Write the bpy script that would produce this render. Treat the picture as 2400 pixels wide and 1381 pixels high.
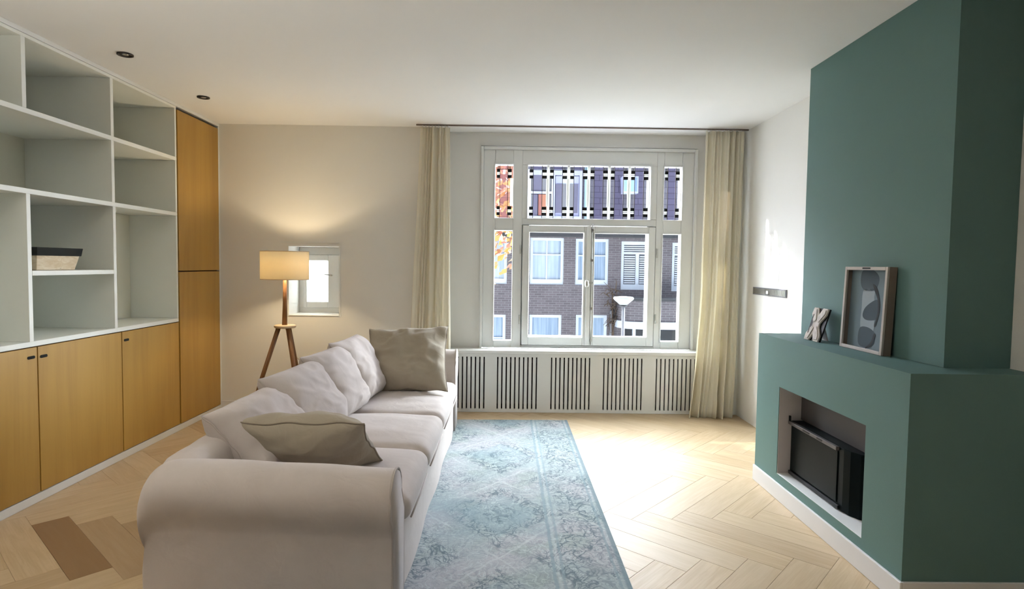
import bpy, bmesh, math, random
from mathutils import Vector, Matrix, noise
for o in list(bpy.data.objects): bpy.data.objects.remove(o)
SC = bpy.context.scene; COL = SC.collection
rnd = random.Random(7)

# ------------------------------------------------------------------ camera
F_PX, PITCH, YAW, ROLL, CAM_H = 1405.457, -0.048885, 0.010155, -0.01339, 1.4418
def cam_rot():
    c, s = math.cos(YAW), math.sin(YAW);   A = Matrix(((c, -s, 0), (s, c, 0), (0, 0, 1)))
    c, s = math.cos(PITCH), math.sin(PITCH); B = Matrix(((1, 0, 0), (0, c, s), (0, -s, c)))
    c, s = math.cos(ROLL), math.sin(ROLL); C = Matrix(((c, 0, -s), (0, 1, 0), (s, 0, c)))
    R = C @ B @ A                      # rows: right, forward, up
    M = Matrix((R[0], R[2], -Vector(R[1]))).transposed()
    return M.to_4x4()
cd = bpy.data.cameras.new('camera'); cam = bpy.data.objects.new('camera', cd); COL.objects.link(cam)
cd.sensor_width = 36; cd.sensor_fit = 'HORIZONTAL'; cd.lens = 36*F_PX/2400; cd.clip_start = .02; cd.clip_end = 300
cam.matrix_world = Matrix.Translation((0, 0, CAM_H)) @ cam_rot()
SC.camera = cam
# ------------------------------------------------------------------ colour management
SC.view_settings.view_transform = 'Standard'; SC.view_settings.look = 'None'
SC.view_settings.gamma = 1; SC.view_settings.use_curve_mapping = False
SC.view_settings.exposure = 0.42
# ------------------------------------------------------------------ sky: bright haze on the sun's side, blue opposite
SUN_DIR = Vector((-.77, .64, .435)).normalized()     # towards the sun
SKY_BRIGHT, SKY_DIM, SUN_E, LAMP_E, FILL_E = 56.0, .88, 8.0, 60.0, 230.0
W = bpy.data.worlds.new('sky'); SC.world = W; W.use_nodes = True
nt = W.node_tree; nt.nodes.clear()
tc = nt.nodes.new('ShaderNodeTexCoord')
dp = nt.nodes.new('ShaderNodeVectorMath'); dp.operation = 'DOT_PRODUCT'
nt.links.new(tc.outputs['Generated'], dp.inputs[0]); dp.inputs[1].default_value = Vector((.16, .80, .44)).normalized()
mr = nt.nodes.new('ShaderNodeMapRange'); mr.interpolation_type = 'SMOOTHSTEP'
mr.inputs[1].default_value = .0; mr.inputs[2].default_value = .85; nt.links.new(dp.outputs['Value'], mr.inputs[0])
sz = nt.nodes.new('ShaderNodeSeparateXYZ'); nt.links.new(tc.outputs['Generated'], sz.inputs[0])
hz = nt.nodes.new('ShaderNodeMapRange'); hz.interpolation_type = 'SMOOTHSTEP'      # the haze is brightest low in the sky
for i_, v_ in enumerate((.38, .80, 1.0, .30)): hz.inputs[i_+1].default_value = v_
nt.links.new(sz.outputs['Z'], hz.inputs[0])
ml = nt.nodes.new('ShaderNodeMath'); ml.operation = 'MULTIPLY'; nt.links.new(mr.outputs[0], ml.inputs[0]); nt.links.new(hz.outputs[0], ml.inputs[1])
mx = nt.nodes.new('ShaderNodeMix'); mx.data_type = 'RGBA'; nt.links.new(ml.outputs[0], mx.inputs['Factor'])
mx.inputs['A'].default_value = (.72*SKY_DIM, .86*SKY_DIM, 1.15*SKY_DIM, 1)
mx.inputs['B'].default_value = (.91*SKY_BRIGHT, .98*SKY_BRIGHT, 1.06*SKY_BRIGHT, 1)
bg = nt.nodes.new('ShaderNodeBackground'); nt.links.new(mx.outputs['Result'], bg.inputs[0])
wo = nt.nodes.new('ShaderNodeOutputWorld'); nt.links.new(bg.outputs[0], wo.inputs[0])
# ------------------------------------------------------------------ lights
def light(name, kind, loc, energy, color=(1, 1, 1), **k):
    l = bpy.data.lights.new(name, kind); l.energy = energy; l.color = color
    for a, v in k.items(): setattr(l, a, v)
    o = bpy.data.objects.new(name, l); o.location = loc; COL.objects.link(o); return o
sun = light('sun', 'SUN', (-20, 22, 12), SUN_E, (1, .95, .86), angle=math.radians(.6))
sun.rotation_euler = SUN_DIR.to_track_quat('Z', 'Y').to_euler()
# portal over the street window: guides sampling of the sky only
pt = light('sky_portal', 'AREA', (.85, 6.25, 1.6), 1, shape='RECTANGLE', size=2.2, size_y=2.0)
pt.rotation_euler = (math.radians(-90), 0, 0); pt.data.cycles.is_portal = True

# ================================================================== materials
class NT:
    def __init__(s, name):
        s.m = bpy.data.materials.new(name); s.m.use_nodes = True; s.t = s.m.node_tree; s.t.nodes.clear()
        s.out = s.t.nodes.new('ShaderNodeOutputMaterial')
    def n(s, typ, **k):
        nd = s.t.nodes.new(typ)
        for a, v in k.items(): setattr(nd, a, v)
        return nd
    def set(s, sock, v):
        if hasattr(v, 'is_output') or isinstance(v, bpy.types.NodeSocket): s.t.links.new(v, sock)
        elif isinstance(v, tuple) and len(v) == 3 and sock.type == 'RGBA': sock.default_value = (*v, 1)
        else: sock.default_value = v
    def math(s, op, a, b=0.0, c=None, clamp=False):
        nd = s.n('ShaderNodeMath', operation=op, use_clamp=clamp); s.set(nd.inputs[0], a); s.set(nd.inputs[1], b)
        if c is not None: s.set(nd.inputs[2], c)
        return nd.outputs[0]
    def coord(s, which='Object'): return s.n('ShaderNodeTexCoord').outputs[which]
    def map(s, v, scale=(1, 1, 1), loc=(0, 0, 0), rot=(0, 0, 0)):
        nd = s.n('ShaderNodeMapping'); s.set(nd.inputs[0], v)
        nd.inputs['Scale'].default_value = scale; nd.inputs['Location'].default_value = loc; nd.inputs['Rotation'].default_value = rot
        return nd.outputs[0]
    def noise(s, v, scale, detail=3, rough=.5, dist=0, col=False):
        nd = s.n('ShaderNodeTexNoise'); s.set(nd.inputs['Vector'], v); nd.inputs['Scale'].default_value = scale
        nd.inputs['Detail'].default_value = detail; nd.inputs['Roughness'].default_value = rough; nd.inputs['Distortion'].default_value = dist
        return nd.outputs['Color' if col else 'Fac']
    def sep(s, v):
        nd = s.n('ShaderNodeSeparateXYZ'); s.set(nd.inputs[0], v); return nd.outputs
    def comb(s, x, y, z):
        nd = s.n('ShaderNodeCombineXYZ')
        for i, v in enumerate((x, y, z)): s.set(nd.inputs[i], v)
        return nd.outputs[0]
    def rng(s, v, a, b, c=0.0, d=1.0, smooth=True):
        nd = s.n('ShaderNodeMapRange'); nd.interpolation_type = 'SMOOTHSTEP' if smooth else 'LINEAR'
        s.set(nd.inputs[0], v)
        for i, x in enumerate((a, b, c, d)): s.set(nd.inputs[i+1], x)
        return nd.outputs[0]
    def mix(s, f, a, b, mode='MIX'):
        nd = s.n('ShaderNodeMix', data_type='RGBA', blend_type=mode); s.set(nd.inputs['Factor'], f)
        s.set(nd.inputs['A'], a); s.set(nd.inputs['B'], b); return nd.outputs['Result']
    def bump(s, h, strength=.3, dist=.01):
        nd = s.n('ShaderNodeBump'); s.set(nd.inputs['Height'], h); nd.inputs['Strength'].default_value = strength
        nd.inputs['Distance'].default_value = dist; return nd.outputs[0]
    def bsdf(s, color, rough=.5, normal=None, **k):
        p = s.n('ShaderNodeBsdfPrincipled'); s.set(p.inputs['Base Color'], color); s.set(p.inputs['Roughness'], rough)
        if normal is not None: s.set(p.inputs['Normal'], normal)
        for a, v in k.items(): s.set(p.inputs[a.replace('_', ' ')], v)
        return p.outputs[0]
    def done(s, sh): s.t.links.new(sh, s.out.inputs[0]); return s.m

def plain(name, col, rough=.5, var=.06, scale=6, bump=.0, bscale=60, **k):
    m = NT(name); co = m.coord()
    n = m.noise(co, scale, 4)
    c2 = tuple(max(0, x*(1-var)) for x in col)
    c = m.mix(n, col, c2)
    nm = m.bump(m.noise(co, bscale, 3), bump, .004) if bump else None
    return m.done(m.bsdf(c, rough, nm, **k))

M = {}
M['rear_wall'] = None
M['wall'] = plain('wall_paint', (.84, .83, .79), .85, .03, 3, .06, 180)
M['rear_wall'] = plain('dark_rear_absorber', (.16, .15, .14), .8, .05, 3)  # unseen wall kept dark so less light bounces onto camera-facing sides
M['ceiling'] = plain('ceiling_paint', (.90, .90, .89), .9, .02, 2, .06, 150)
M['white'] = plain('white_gloss_paint', (.82, .83, .81), .38, .02, 4, .03, 40)
M['shelf_white'] = plain('shelf_white', (.88, .90, .84), .5, .03, 4, .02, 60)
M['shelf_back'] = plain('shelf_back_paint', (.84, .84, .72), .7, .04, 3, .02, 60)
M['teal'] = plain('teal_paint', (.115, .222, .208), .62, .05, 2.5, .12, 220)
M['skirt_white'] = plain('skirting_paint', (.80, .79, .79), .45, .03, 4, .02, 60)
M['dark'] = plain('dark_bronze', (.02, .014, .012), .45, .2)
M['black'] = plain('black_plastic', (.010, .010, .011), .5, .2, Specular_IOR_Level=.25)
M['black_glass'] = plain('black_stove_glass', (.004, .008, .009), .3, .3, Specular_IOR_Level=.05)
M['metal'] = plain('brushed_metal', (.45, .45, .44), .35, .1, 6, .05, 90, Metallic=1.0)
M['niche_side'] = plain('pale_grey_lining', (.62, .57, .56), .55, .08)
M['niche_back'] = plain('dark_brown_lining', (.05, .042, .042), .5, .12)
M['taupe_metal'] = plain('taupe_sheet_metal', (.10, .09, .09), .42, .12, 4, .03, 60, Metallic=.35)
M['chrome'] = plain('window_fitting', (.6, .6, .57), .3, .05, 5, Metallic=.8)
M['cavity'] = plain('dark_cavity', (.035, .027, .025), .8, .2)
M['bulb_white'] = plain('ceramic_white', (.8, .8, .78), .4, .02)

def wood(name, c1, c2, c3, axis='z', rough=.42, sc=1.0):
    m = NT(name); co = m.coord()
    s = {'z': (9*sc, 9*sc, .55*sc), 'y': (9*sc, .55*sc, 9*sc), 'x': (.55*sc, 9*sc, 9*sc)}[axis]
    v = m.map(co, s)
    a = m.noise(v, 1.0, 6, .6, 1.6); b = m.noise(m.map(co, tuple(x*6 for x in s)), 1.0, 4, .6)
    w = m.noise(co, .9, 2)
    c = m.mix(m.rng(a, .32, .68), c1, c2); c = m.mix(m.math('MULTIPLY', m.rng(b, .5, .75), .22), c, c3)
    c = m.mix(m.math('MULTIPLY', m.rng(w, .4, .7), .35), c, c1)
    return m.done(m.bsdf(c, rough, m.bump(b, .08, .002)))
M['oak'] = wood('honey_veneer', (.48, .285, .062), (.38, .21, .040), (.29, .15, .028), sc=.35)
M['oak_edge'] = plain('veneer_edge', (.10, .045, .02), .6, .2)
M['walnut'] = wood('lamp_wood', (.23, .105, .035), (.16, .065, .02), (.09, .035, .01), 'z', .4, 2)
M['pale_wood'] = plain('pale_wood', (.62, .47, .30), .5, .1)

def fabric(name, col, col2, weave=900, wr=.5, rough=.9):
    m = NT(name); co = m.coord()
    big = m.noise(co, 5, 4, .55, .4); fine = m.noise(m.map(co, (1, 1, 1)), weave, 2)
    c = m.mix(m.rng(big, .3, .7), col, col2)
    c = m.mix(m.math('MULTIPLY', fine, .25), c, tuple(x*.8 for x in col2))
    wrk = m.noise(co, 9, 3, .5, 1.2)
    h = m.math('ADD', m.math('MULTIPLY', wrk, 1.0), m.math('MULTIPLY', fine, .05))
    return m.done(m.bsdf(c, rough, m.bump(h, wr, .012), Sheen_Weight=.15, Sheen_Roughness=.5))
M['sofa'] = fabric('sofa_cotton', (.60, .535, .50), (.555, .49, .455), 700, .25)
M['sofa_seam'] = fabric('sofa_piping', (.52, .46, .42), (.48, .42, .38), 700, .1)
M['throw'] = fabric('taupe_cushion_fabric', (.40, .345, .265), (.36, .305, .23), 700, .45)
M['throw_seam'] = fabric('taupe_piping', (.27, .225, .165), (.24, .2, .15), 700, .1)

def curtain_mat():
    m = NT('cream_curtain_cloth'); co = m.coord()
    f = m.noise(m.map(co, (300, 300, 300)), 3, 2)
    c = m.mix(f, (.90, .86, .76), (.85, .81, .70))
    d = m.bsdf(c, .9, None)
    t = m.n('ShaderNodeBsdfTranslucent'); m.set(t.inputs[0], (.92, .87, .74))
    x = m.n('ShaderNodeMixShader'); x.inputs[0].default_value = .5
    m.t.links.new(d, x.inputs[1]); m.t.links.new(t.outputs[0], x.inputs[2])
    return m.done(x.outputs[0])
M['curtain'] = curtain_mat()
def shade_mat():
    m = NT('linen_lamp_shade'); co = m.coord()
    f = m.noise(m.map(co, (40, 40, 300)), 3, 2); g = m.noise(m.map(co, (300, 300, 30)), 2, 2)
    c = m.mix(m.math('MULTIPLY', m.math('ADD', f, g), .5), (.93, .86, .68), (.84, .75, .56))
    d = m.bsdf(c, .9)
    t = m.n('ShaderNodeBsdfTranslucent'); m.set(t.inputs[0], c)
    x = m.n('ShaderNodeMixShader'); x.inputs[0].default_value = .42
    m.t.links.new(d, x.inputs[1]); m.t.links.new(t.outputs[0], x.inputs[2])
    return m.done(x.outputs[0])
M['shade'] = shade_mat()
def emit(name, col, st):
    m = NT(name); e = m.n('ShaderNodeEmission'); m.set(e.inputs[0], col); e.inputs[1].default_value = st
    return m.done(e.outputs[0])
M['bulb'] = emit('warm_bulb', (1, .62, .25), 18)
def clear_glass():
    m = NT('clear_window_glass')
    t = m.n('ShaderNodeBsdfTransparent'); m.set(t.inputs[0], (.97, .985, .98))
    g = m.n('ShaderNodeBsdfGlossy'); g.inputs['Roughness'].default_value = .02
    lw = m.n('ShaderNodeLayerWeight'); lw.inputs[0].default_value = .5
    fr = m.math('ADD', .015, m.math('MULTIPLY', m.math('POWER', lw.outputs['Facing'], 4), .4))
    x = m.n('ShaderNodeMixShader'); m.t.links.new(fr, x.inputs[0])
    m.t.links.new(t.outputs[0], x.inputs[1]); m.t.links.new(g.outputs[0], x.inputs[2])
    return m.done(x.outputs[0])
M['glass'] = clear_glass()
def frost():
    m = NT('frosted_glass'); co = m.coord(); n = m.noise(m.map(co, (6, 6, 4)), 2, 4, .6, 1.5)
    c = m.mix(n, (.97, .98, .97), (.82, .85, .84))
    t = m.n('ShaderNodeBsdfTranslucent'); m.set(t.inputs[0], c)
    p = m.bsdf((.8, .8, .8), .3)
    x = m.n('ShaderNodeMixShader'); x.inputs[0].default_value = .12
    m.t.links.new(t.outputs[0], x.inputs[1]); m.t.links.new(p, x.inputs[2])
    return m.done(x.outputs[0])
M['frost'] = frost()
def milk():
    m = NT('milk_glass'); t = m.n('ShaderNodeBsdfTranslucent'); m.set(t.inputs[0], (.60, .60, .58))
    p = m.bsdf((.85, .85, .82), .2); x = m.n('ShaderNodeMixShader'); x.inputs[0].default_value = .5
    m.t.links.new(t.outputs[0], x.inputs[1]); m.t.links.new(p, x.inputs[2]); return m.done(x.outputs[0])
M['milk'] = milk()
def lilac():
    m = NT('lilac_tinted_glass'); t = m.n('ShaderNodeBsdfTransparent'); m.set(t.inputs[0], (.88, .86, .97))
    return m.done(t.outputs[0])
M['lilac'] = lilac()

def floor_mat():
    m = NT('herringbone_oak'); uv = m.n('ShaderNodeUVMap', uv_map='plank').outputs[0]
    at = m.n('ShaderNodeAttribute', attribute_name='tone'); tone = m.sep(at.outputs['Color'])
    v = m.map(uv, (1.6, 14, 1)); a = m.noise(v, 1.5, 5, .6, 1.2); b = m.noise(m.map(uv, (4, 120, 1)), 1.0, 3)
    knot = m.noise(m.map(uv, (9, 12, 1)), 1.0, 2)
    c = m.mix(m.rng(a, .3, .7), (.61, .465, .295), (.51, .37, .21))
    c = m.mix(m.math('MULTIPLY', m.rng(b, .45, .7), .3), c, (.42, .26, .13))
    c = m.mix(m.math('MULTIPLY', m.rng(knot, .78, .84), .5), c, (.16, .09, .04))
    c = m.mix(m.math('MULTIPLY', tone[0], .6), c, (.62, .49, .33))
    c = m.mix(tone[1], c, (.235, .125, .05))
    r = m.math('ADD', .40, m.math('MULTIPLY', a, .14))
    return m.done(m.bsdf(c, r, m.bump(b, .06, .001), Specular_IOR_Level=.35))
M['floor'] = floor_mat()

def rug_mat():
    m = NT('distressed_teal_rug'); co = m.coord(); x, y, z = m.sep(co)   # object coords in metres, world axes
    wob = m.noise(co, 3.2, 3, .5)
    wob2 = m.noise(m.map(co, (1, 1, 1), (5, 3, 0)), 14, 2)
    # medallion lattice, diamonds 0.74 wide, 1.06 long
    xx = m.math('ADD', x, m.math('MULTIPLY', m.math('SUBTRACT', wob2, .5), .05))
    yy = m.math('ADD', y, m.math('MULTIPLY', m.math('SUBTRACT', wob, .5), .10))
    def dia(cx, cy, px, py):
        a = m.math('PINGPONG', m.math('ADD', xx, cx), px/2); b = m.math('PINGPONG', m.math('ADD', yy, cy), py/2)
        return m.math('ADD', m.math('DIVIDE', a, px/2), m.math('DIVIDE', b, py/2))
    d = dia(.02, 4.02, .84, 1.06)                    # 0 at centre, 1 on the diamond outline
    # scribbles: two ridged noises
    def ridge(sc, dist, loc, w, stretch=(1, 1, 1)):
        n = m.noise(m.map(co, stretch, loc), sc, 2, .6, dist)
        return m.rng(m.math('ABSOLUTE', m.math('SUBTRACT', n, .5)), 0, w, 1, 0)
    s1 = ridge(11, 1.1, (0, 0, 0), .055, (1, .8, 1)); s2 = ridge(17, 1.5, (3, 7, 0), .06, (.8, 1.2, 1)); s3 = ridge(9, 1.6, (9, 2, 0), .035)
    big = m.noise(m.map(co, (1, 1, 1), (2, 5, 0)), 2.3, 3); big2 = m.noise(m.map(co, (1, 1, 1), (8, 1, 0)), 3.6, 3)
    base = m.mix(m.rng(big, .38, .62), (.31, .365, .375), (.38, .375, .395))
    base = m.mix(m.math('MULTIPLY', m.rng(big2, .5, .66), .7), base, (.27, .325, .295))
    tealz = m.math('MULTIPLY', m.rng(d, .62, .5, 0, 1), .55)
    base = m.mix(tealz, base, (.20, .295, .325))
    # ring of ornament round the diamond + a flower in the middle
    ring = m.rng(m.math('ABSOLUTE', m.math('SUBTRACT', d, .64)), .10, .20, 1, 0)
    core = m.rng(d, .22, .34, 1, 0)
    corner = m.rng(d, 1.30, 1.5, 0, 1)
    border = m.rng(x, .30, .33); band = m.math('MULTIPLY', border, m.rng(x, .53, .55, 1, 0))
    msk = m.math('MAXIMUM', m.math('MAXIMUM', ring, core), m.math('MAXIMUM', corner, band))
    msk = m.math('ADD', m.math('MULTIPLY', msk, .62), .36)
    msk = m.math('MULTIPLY', msk, m.rng(big2, .30, .52, .35, 1))
    near = m.rng(y, -3.6, -2.0, 1.0, .0)             # mask falling off along the length; not used below
    dk = m.math('MAXIMUM', s1, m.math('MULTIPLY', s2, .8))
    dark = m.math('MULTIPLY', m.math('MULTIPLY', dk, msk), .92, clamp=True)
    c = m.mix(dark, base, (.035, .08, .105))
    c = m.mix(m.math('MULTIPLY', m.math('MULTIPLY', s3, m.math('SUBTRACT', 1.0, dark)), .55), c, (.50, .57, .57))
    # outlines
    ln = m.rng(m.math('ABSOLUTE', m.math('SUBTRACT', d, 1.0)), .012, .03, 1, 0)
    c = m.mix(m.math('MULTIPLY', m.math('MULTIPLY', ln, m.rng(big, .4, .6, .25, 1)), .5), c, (.50, .54, .53))
    for bx, wd, cc, f in ((.245, .010, (.17, .26, .29), .75), (.285, .008, (.17, .26, .29), .6), (.265, .008, (.45, .50, .50), .35), (.535, .008, (.15, .24, .27), .6), (-1.0, .01, (.2, .3, .33), .6)):
        l = m.rng(m.math('ABSOLUTE', m.math('SUBTRACT', m.math('ADD', x, m.math('MULTIPLY', m.math('SUBTRACT', wob2, .5), .012)), bx)), wd*.5, wd*1.2, 1, 0)
        c = m.mix(m.math('MULTIPLY', l, f), c, cc)
    edge = m.rng(x, .553, .566)
    c = m.mix(m.math('MULTIPLY', edge, .8), c, (.12, .19, .22))
    blot = m.rng(m.noise(m.map(co, (1, 1, 1), (4, 9, 0)), 1.5, 4), .56, .70)
    c = m.mix(m.math('MULTIPLY', blot, .45), c, (.12, .21, .25))
    # warp threads
    th = m.noise(m.map(co, (420, 12, 1)), 1.0, 2); c = m.mix(m.math('MULTIPLY', th, .28), c, (.46, .49, .51))
    return m.done(m.bsdf(c, .95, m.bump(m.math('ADD', th, dark), .25, .004)))
M['rug'] = rug_mat()

def brick(name, c1, c2, mortar, sx=1.0):
    m = NT(name); x, y, z = m.sep(m.coord()); v = m.comb(x, z, 0.0)
    b = m.n('ShaderNodeTexBrick'); m.set(b.inputs['Vector'], v); m.set(b.inputs['Color1'], c1); m.set(b.inputs['Color2'], c2); m.set(b.inputs['Mortar'], mortar)
    b.inputs['Scale'].default_value = 1; b.inputs['Mortar Size'].default_value = .008
    b.inputs['Brick Width'].default_value = .22*sx; b.inputs['Row Height'].default_value = .068*sx; b.inputs['Bias'].default_value = .1
    n = m.noise(v, 3, 5); c = m.mix(m.math('MULTIPLY', n, .5), b.outputs['Color'], tuple(q*.6 for q in c1))
    return m.done(m.bsdf(c, .85))
M['brick'] = brick('purple_grey_brick', (.082, .068, .078), (.115, .098, .108), (.17, .165, .175))
M['brick2'] = brick('orange_brick', (.42, .15, .08), (.48, .2, .12), (.35, .28, .22))
M['tile'] = brick('slate_roof_tiles', (.100, .092, .118), (.125, .115, .145), (.035, .032, .042), 2.6)
M['redtile'] = brick('terracotta_roof_tiles', (.36, .13, .08), (.40, .18, .12), (.2, .09, .06), 2.2)
M['ext_white'] = plain('exterior_white', (.46, .50, .56), .5, .05)
def netcurtain():
    m = NT('curtained_pane'); x, y, z = m.sep(m.coord()); n = m.noise(m.comb(m.math('MULTIPLY', x, 14), 0.0, m.math('MULTIPLY', z, .6)), 1, 3)
    return m.done(m.bsdf(m.mix(m.rng(n, .3, .7), (.27, .34, .44), (.17, .23, .31)), .15))
M['ext_pane'] = netcurtain()
M['ext_pane2'] = plain('bright_pane', (.26, .38, .50), .08, .1, 2.0)
M['lamp_grey'] = plain('lamp_grey', (.27, .29, .29), .4, .1)
M['felt'] = plain('black_felt', (.012, .014, .012), .95, .2)
M['ext_dark'] = plain('porch_dark', (.03, .03, .035), .7, .3)
M['ext_grey'] = plain('grey_panel', (.17, .17, .19), .6, .15)
M['ext_orange'] = plain('orange_panel', (.36, .15, .09), .6, .1)
M['bounce_ground'] = plain('pale_bounce_ground', (.78, .77, .74), .9, .3, 3)  # unseen street ground, made very pale to bounce light onto the ceiling
M['pave'] = plain('pavement', (.42, .41, .40), .9, .2, 3)
M['bark'] = plain('bark', (.09, .06, .04), .9, .4, 8)
def leaf():
    m = NT('autumn_leaves'); oi = m.n('ShaderNodeAttribute', attribute_name='hue'); h = m.sep(oi.outputs['Color'])[0]
    r = m.n('ShaderNodeValToRGB'); m.set(r.inputs[0], h); e = r.color_ramp.elements
    e[0].color = (.20, .17, .03, 1); e[1].color = (.20, .05, .03, 1)
    for p, c in ((.3, (.27, .16, .035, 1)), (.55, (.28, .12, .045, 1)), (.8, (.20, .09, .06, 1))): e.new(p).color = c
    d = m.bsdf(r.outputs[0], .6); t = m.n('ShaderNodeBsdfTranslucent'); m.set(t.inputs[0], r.outputs[0])
    x = m.n('ShaderNodeMixShader'); x.inputs[0].default_value = .22; m.t.links.new(d, x.inputs[1]); m.t.links.new(t.outputs[0], x.inputs[2])
    return m.done(x.outputs[0])
M['leaf'] = leaf()
def birch():
    m = NT('birch_weave'); x, y, z = m.sep(m.coord())
    n = m.noise(m.comb(m.math('MULTIPLY', x, 14), m.math('MULTIPLY', y, 14), m.math('MULTIPLY', z, 45)), 1, 4, .6, .8)
    c = m.mix(m.rng(n, .35, .65), (.60, .47, .30), (.72, .62, .46)); c = m.mix(m.rng(n, .66, .70), c, (.10, .07, .05))
    return m.done(m.bsdf(c, .8, m.bump(n, .3, .003)))
M['birch'] = birch()
def stone():
    m = NT('whitewashed_carving'); n = m.noise(m.coord(), 40, 4)
    return m.done(m.bsdf(m.mix(m.rng(n, .3, .7), (.72, .66, .58), (.58, .52, .46)), .7, m.bump(n, .3, .003)))
M['stone'] = stone()
M['frame_wood'] = plain('pale_grey_frame', (.55, .50, .46), .5, .1, 8)
M['frame_side'] = plain('brown_frame_side', (.23, .18, .15), .6, .15, 8)
M['art_bg'] = plain('art_blue_grey', (.17, .235, .27), .7, .15, 6)
M['art_navy'] = plain('art_slate', (.045, .075, .095), .7, .15, 6)
M['art_light'] = plain('art_pale', (.36, .42, .46), .7, .1, 6)
M['art_black'] = plain('art_black', (.012, .018, .024), .7, .1, 6)

# ================================================================== mesh helpers
def bx(bm, x0, x1, y0, y1, z0, z1, mi=0):
    if x1 < x0: x0, x1 = x1, x0
    if y1 < y0: y0, y1 = y1, y0
    if z1 < z0: z0, z1 = z1, z0
    v = [bm.verts.new(p) for p in ((x0, y0, z0), (x1, y0, z0), (x1, y1, z0), (x0, y1, z0), (x0, y0, z1), (x1, y0, z1), (x1, y1, z1), (x0, y1, z1))]
    for f in ((0, 3, 2, 1), (4, 5, 6, 7), (0, 1, 5, 4), (1, 2, 6, 5), (2, 3, 7, 6), (3, 0, 4, 7)):
        fc = bm.faces.new([v[i] for i in f]); fc.material_index = mi
def prism(bm, pts, axis, a, b, mi=0):
    """extrude a 2D polygon along axis ('x': pts=(y,z), 'y': pts=(x,z), 'z': pts=(x,y)) from a to b"""
    mk = {'x': lambda p, t: (t, p[0], p[1]), 'y': lambda p, t: (p[0], t, p[1]), 'z': lambda p, t: (p[0], p[1], t)}[axis]
    A = [bm.verts.new(mk(p, a)) for p in pts]; B = [bm.verts.new(mk(p, b)) for p in pts]; n = len(pts)
    fs = [bm.faces.new(A), bm.faces.new(B[::-1])] + [bm.faces.new((A[i], B[i], B[(i+1) % n], A[(i+1) % n])) for i in range(n)]
    for f in fs: f.material_index = mi
    bmesh.ops.recalc_face_normals(bm, faces=fs)
def tube(bm, pts, r, seg=8, cap=True, closed=False):
    pts = [Vector(p) for p in pts]; n = len(pts); rs = r if isinstance(r, (list, tuple)) else [r]*n; rings = []
    for i, p in enumerate(pts):
        if closed: d = pts[(i+1) % n] - pts[i-1]
        else: d = pts[min(i+1, n-1)] - pts[max(i-1, 0)]
        d.normalize(); up = Vector((0, 0, 1)) if abs(d.z) < .95 else Vector((1, 0, 0))
        a = d.cross(up).normalized(); b = d.cross(a).normalized()
        rings.append([bm.verts.new(p + (a*math.cos(t)+b*math.sin(t))*rs[i]) for t in [2*math.pi*k/seg for k in range(seg)]])
    fs = []
    for i in range(n if closed else n-1):
        A, B = rings[i], rings[(i+1) % n]
        for k in range(seg):
            f = bm.faces.new((A[k], A[(k+1) % seg], B[(k+1) % seg], B[k])); f.smooth = True; fs.append(f)
    if cap and not closed: fs += [bm.faces.new(rings[0][::-1]), bm.faces.new(rings[-1])]
    bmesh.ops.recalc_face_normals(bm, faces=fs)
def lathe(bm, prof, c, seg=32, closed=False):
    rings = [[bm.verts.new((c[0]+r*math.cos(t), c[1]+r*math.sin(t), c[2]+z)) for t in [2*math.pi*k/seg for k in range(seg)]] for r, z in prof]
    n = len(rings); fs = []
    for i in range(n if closed else n-1):
        A, B = rings[i], rings[(i+1) % n]
        for k in range(seg): f = bm.faces.new((A[k], A[(k+1) % seg], B[(k+1) % seg], B[k])); f.smooth = True; fs.append(f)
    if not closed:
        for R_ in (rings[0], rings[-1]):
            fs.append(bm.faces.new(R_))
    bmesh.ops.recalc_face_normals(bm, faces=fs)
def obj(name, bm, mats, parent=None, smooth=False, bevel=0, origin=None, mod=None):
    me = bpy.data.meshes.new(name)
    if origin is None and parent is None:
        vs = [v.co for v in bm.verts]
        origin = Vector(((min(v.x for v in vs)+max(v.x for v in vs))/2, (min(v.y for v in vs)+max(v.y for v in vs))/2, min(v.z for v in vs)))
    if parent is not None: origin = Vector(parent['_org'])
    origin = Vector(origin)
    for v in bm.verts: v.co -= origin
    if smooth:
        for f in bm.faces: f.smooth = True
    bm.to_mesh(me); bm.free()
    for x in (mats if isinstance(mats, (list, tuple)) else [mats]): me.materials.append(M[x] if isinstance(x, str) else x)
    o = bpy.data.objects.new(name, me); COL.objects.link(o)
    o['_org'] = tuple(origin)
    if parent is not None: o.parent = parent
    else: o.location = origin
    if bevel:
        b = o.modifiers.new('bevel', 'BEVEL'); b.width = bevel; b.segments = 2; b.limit_method = 'ANGLE'; b.angle_limit = math.radians(40)
    return o
def thing(name, label, cat, loc, group=None):
    o = bpy.data.objects.new(name, None); COL.objects.link(o); o.location = loc; o.empty_display_size = .1
    o['_org'] = tuple(loc); return tag(o, label, cat, group)
def tag(o, label, cat, group=None, kind=None):
    o['label'] = label; o['category'] = cat
    if group: o['group'] = group
    if kind: o['kind'] = kind
    return o
def struct(name, bm, mats, parent=None, **k):
    o = obj(name, bm, mats, parent, **k)
    if parent is None: o['kind'] = 'structure'
    return o
def B(*boxes):
    bm = bmesh.new()
    for b in boxes: bx(bm, *b)
    return bm

# ================================================================== the room
XL, YB, XW, ZC = -2.753, 5.81, 2.278, 2.75
YF = -4.0; XWL = -3.375; YO = 6.15          # wall behind camera, wall behind the units, outer face of the street wall
BX0, BX1 = -.64, 2.02; YW = 6.0            # window bay
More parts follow.
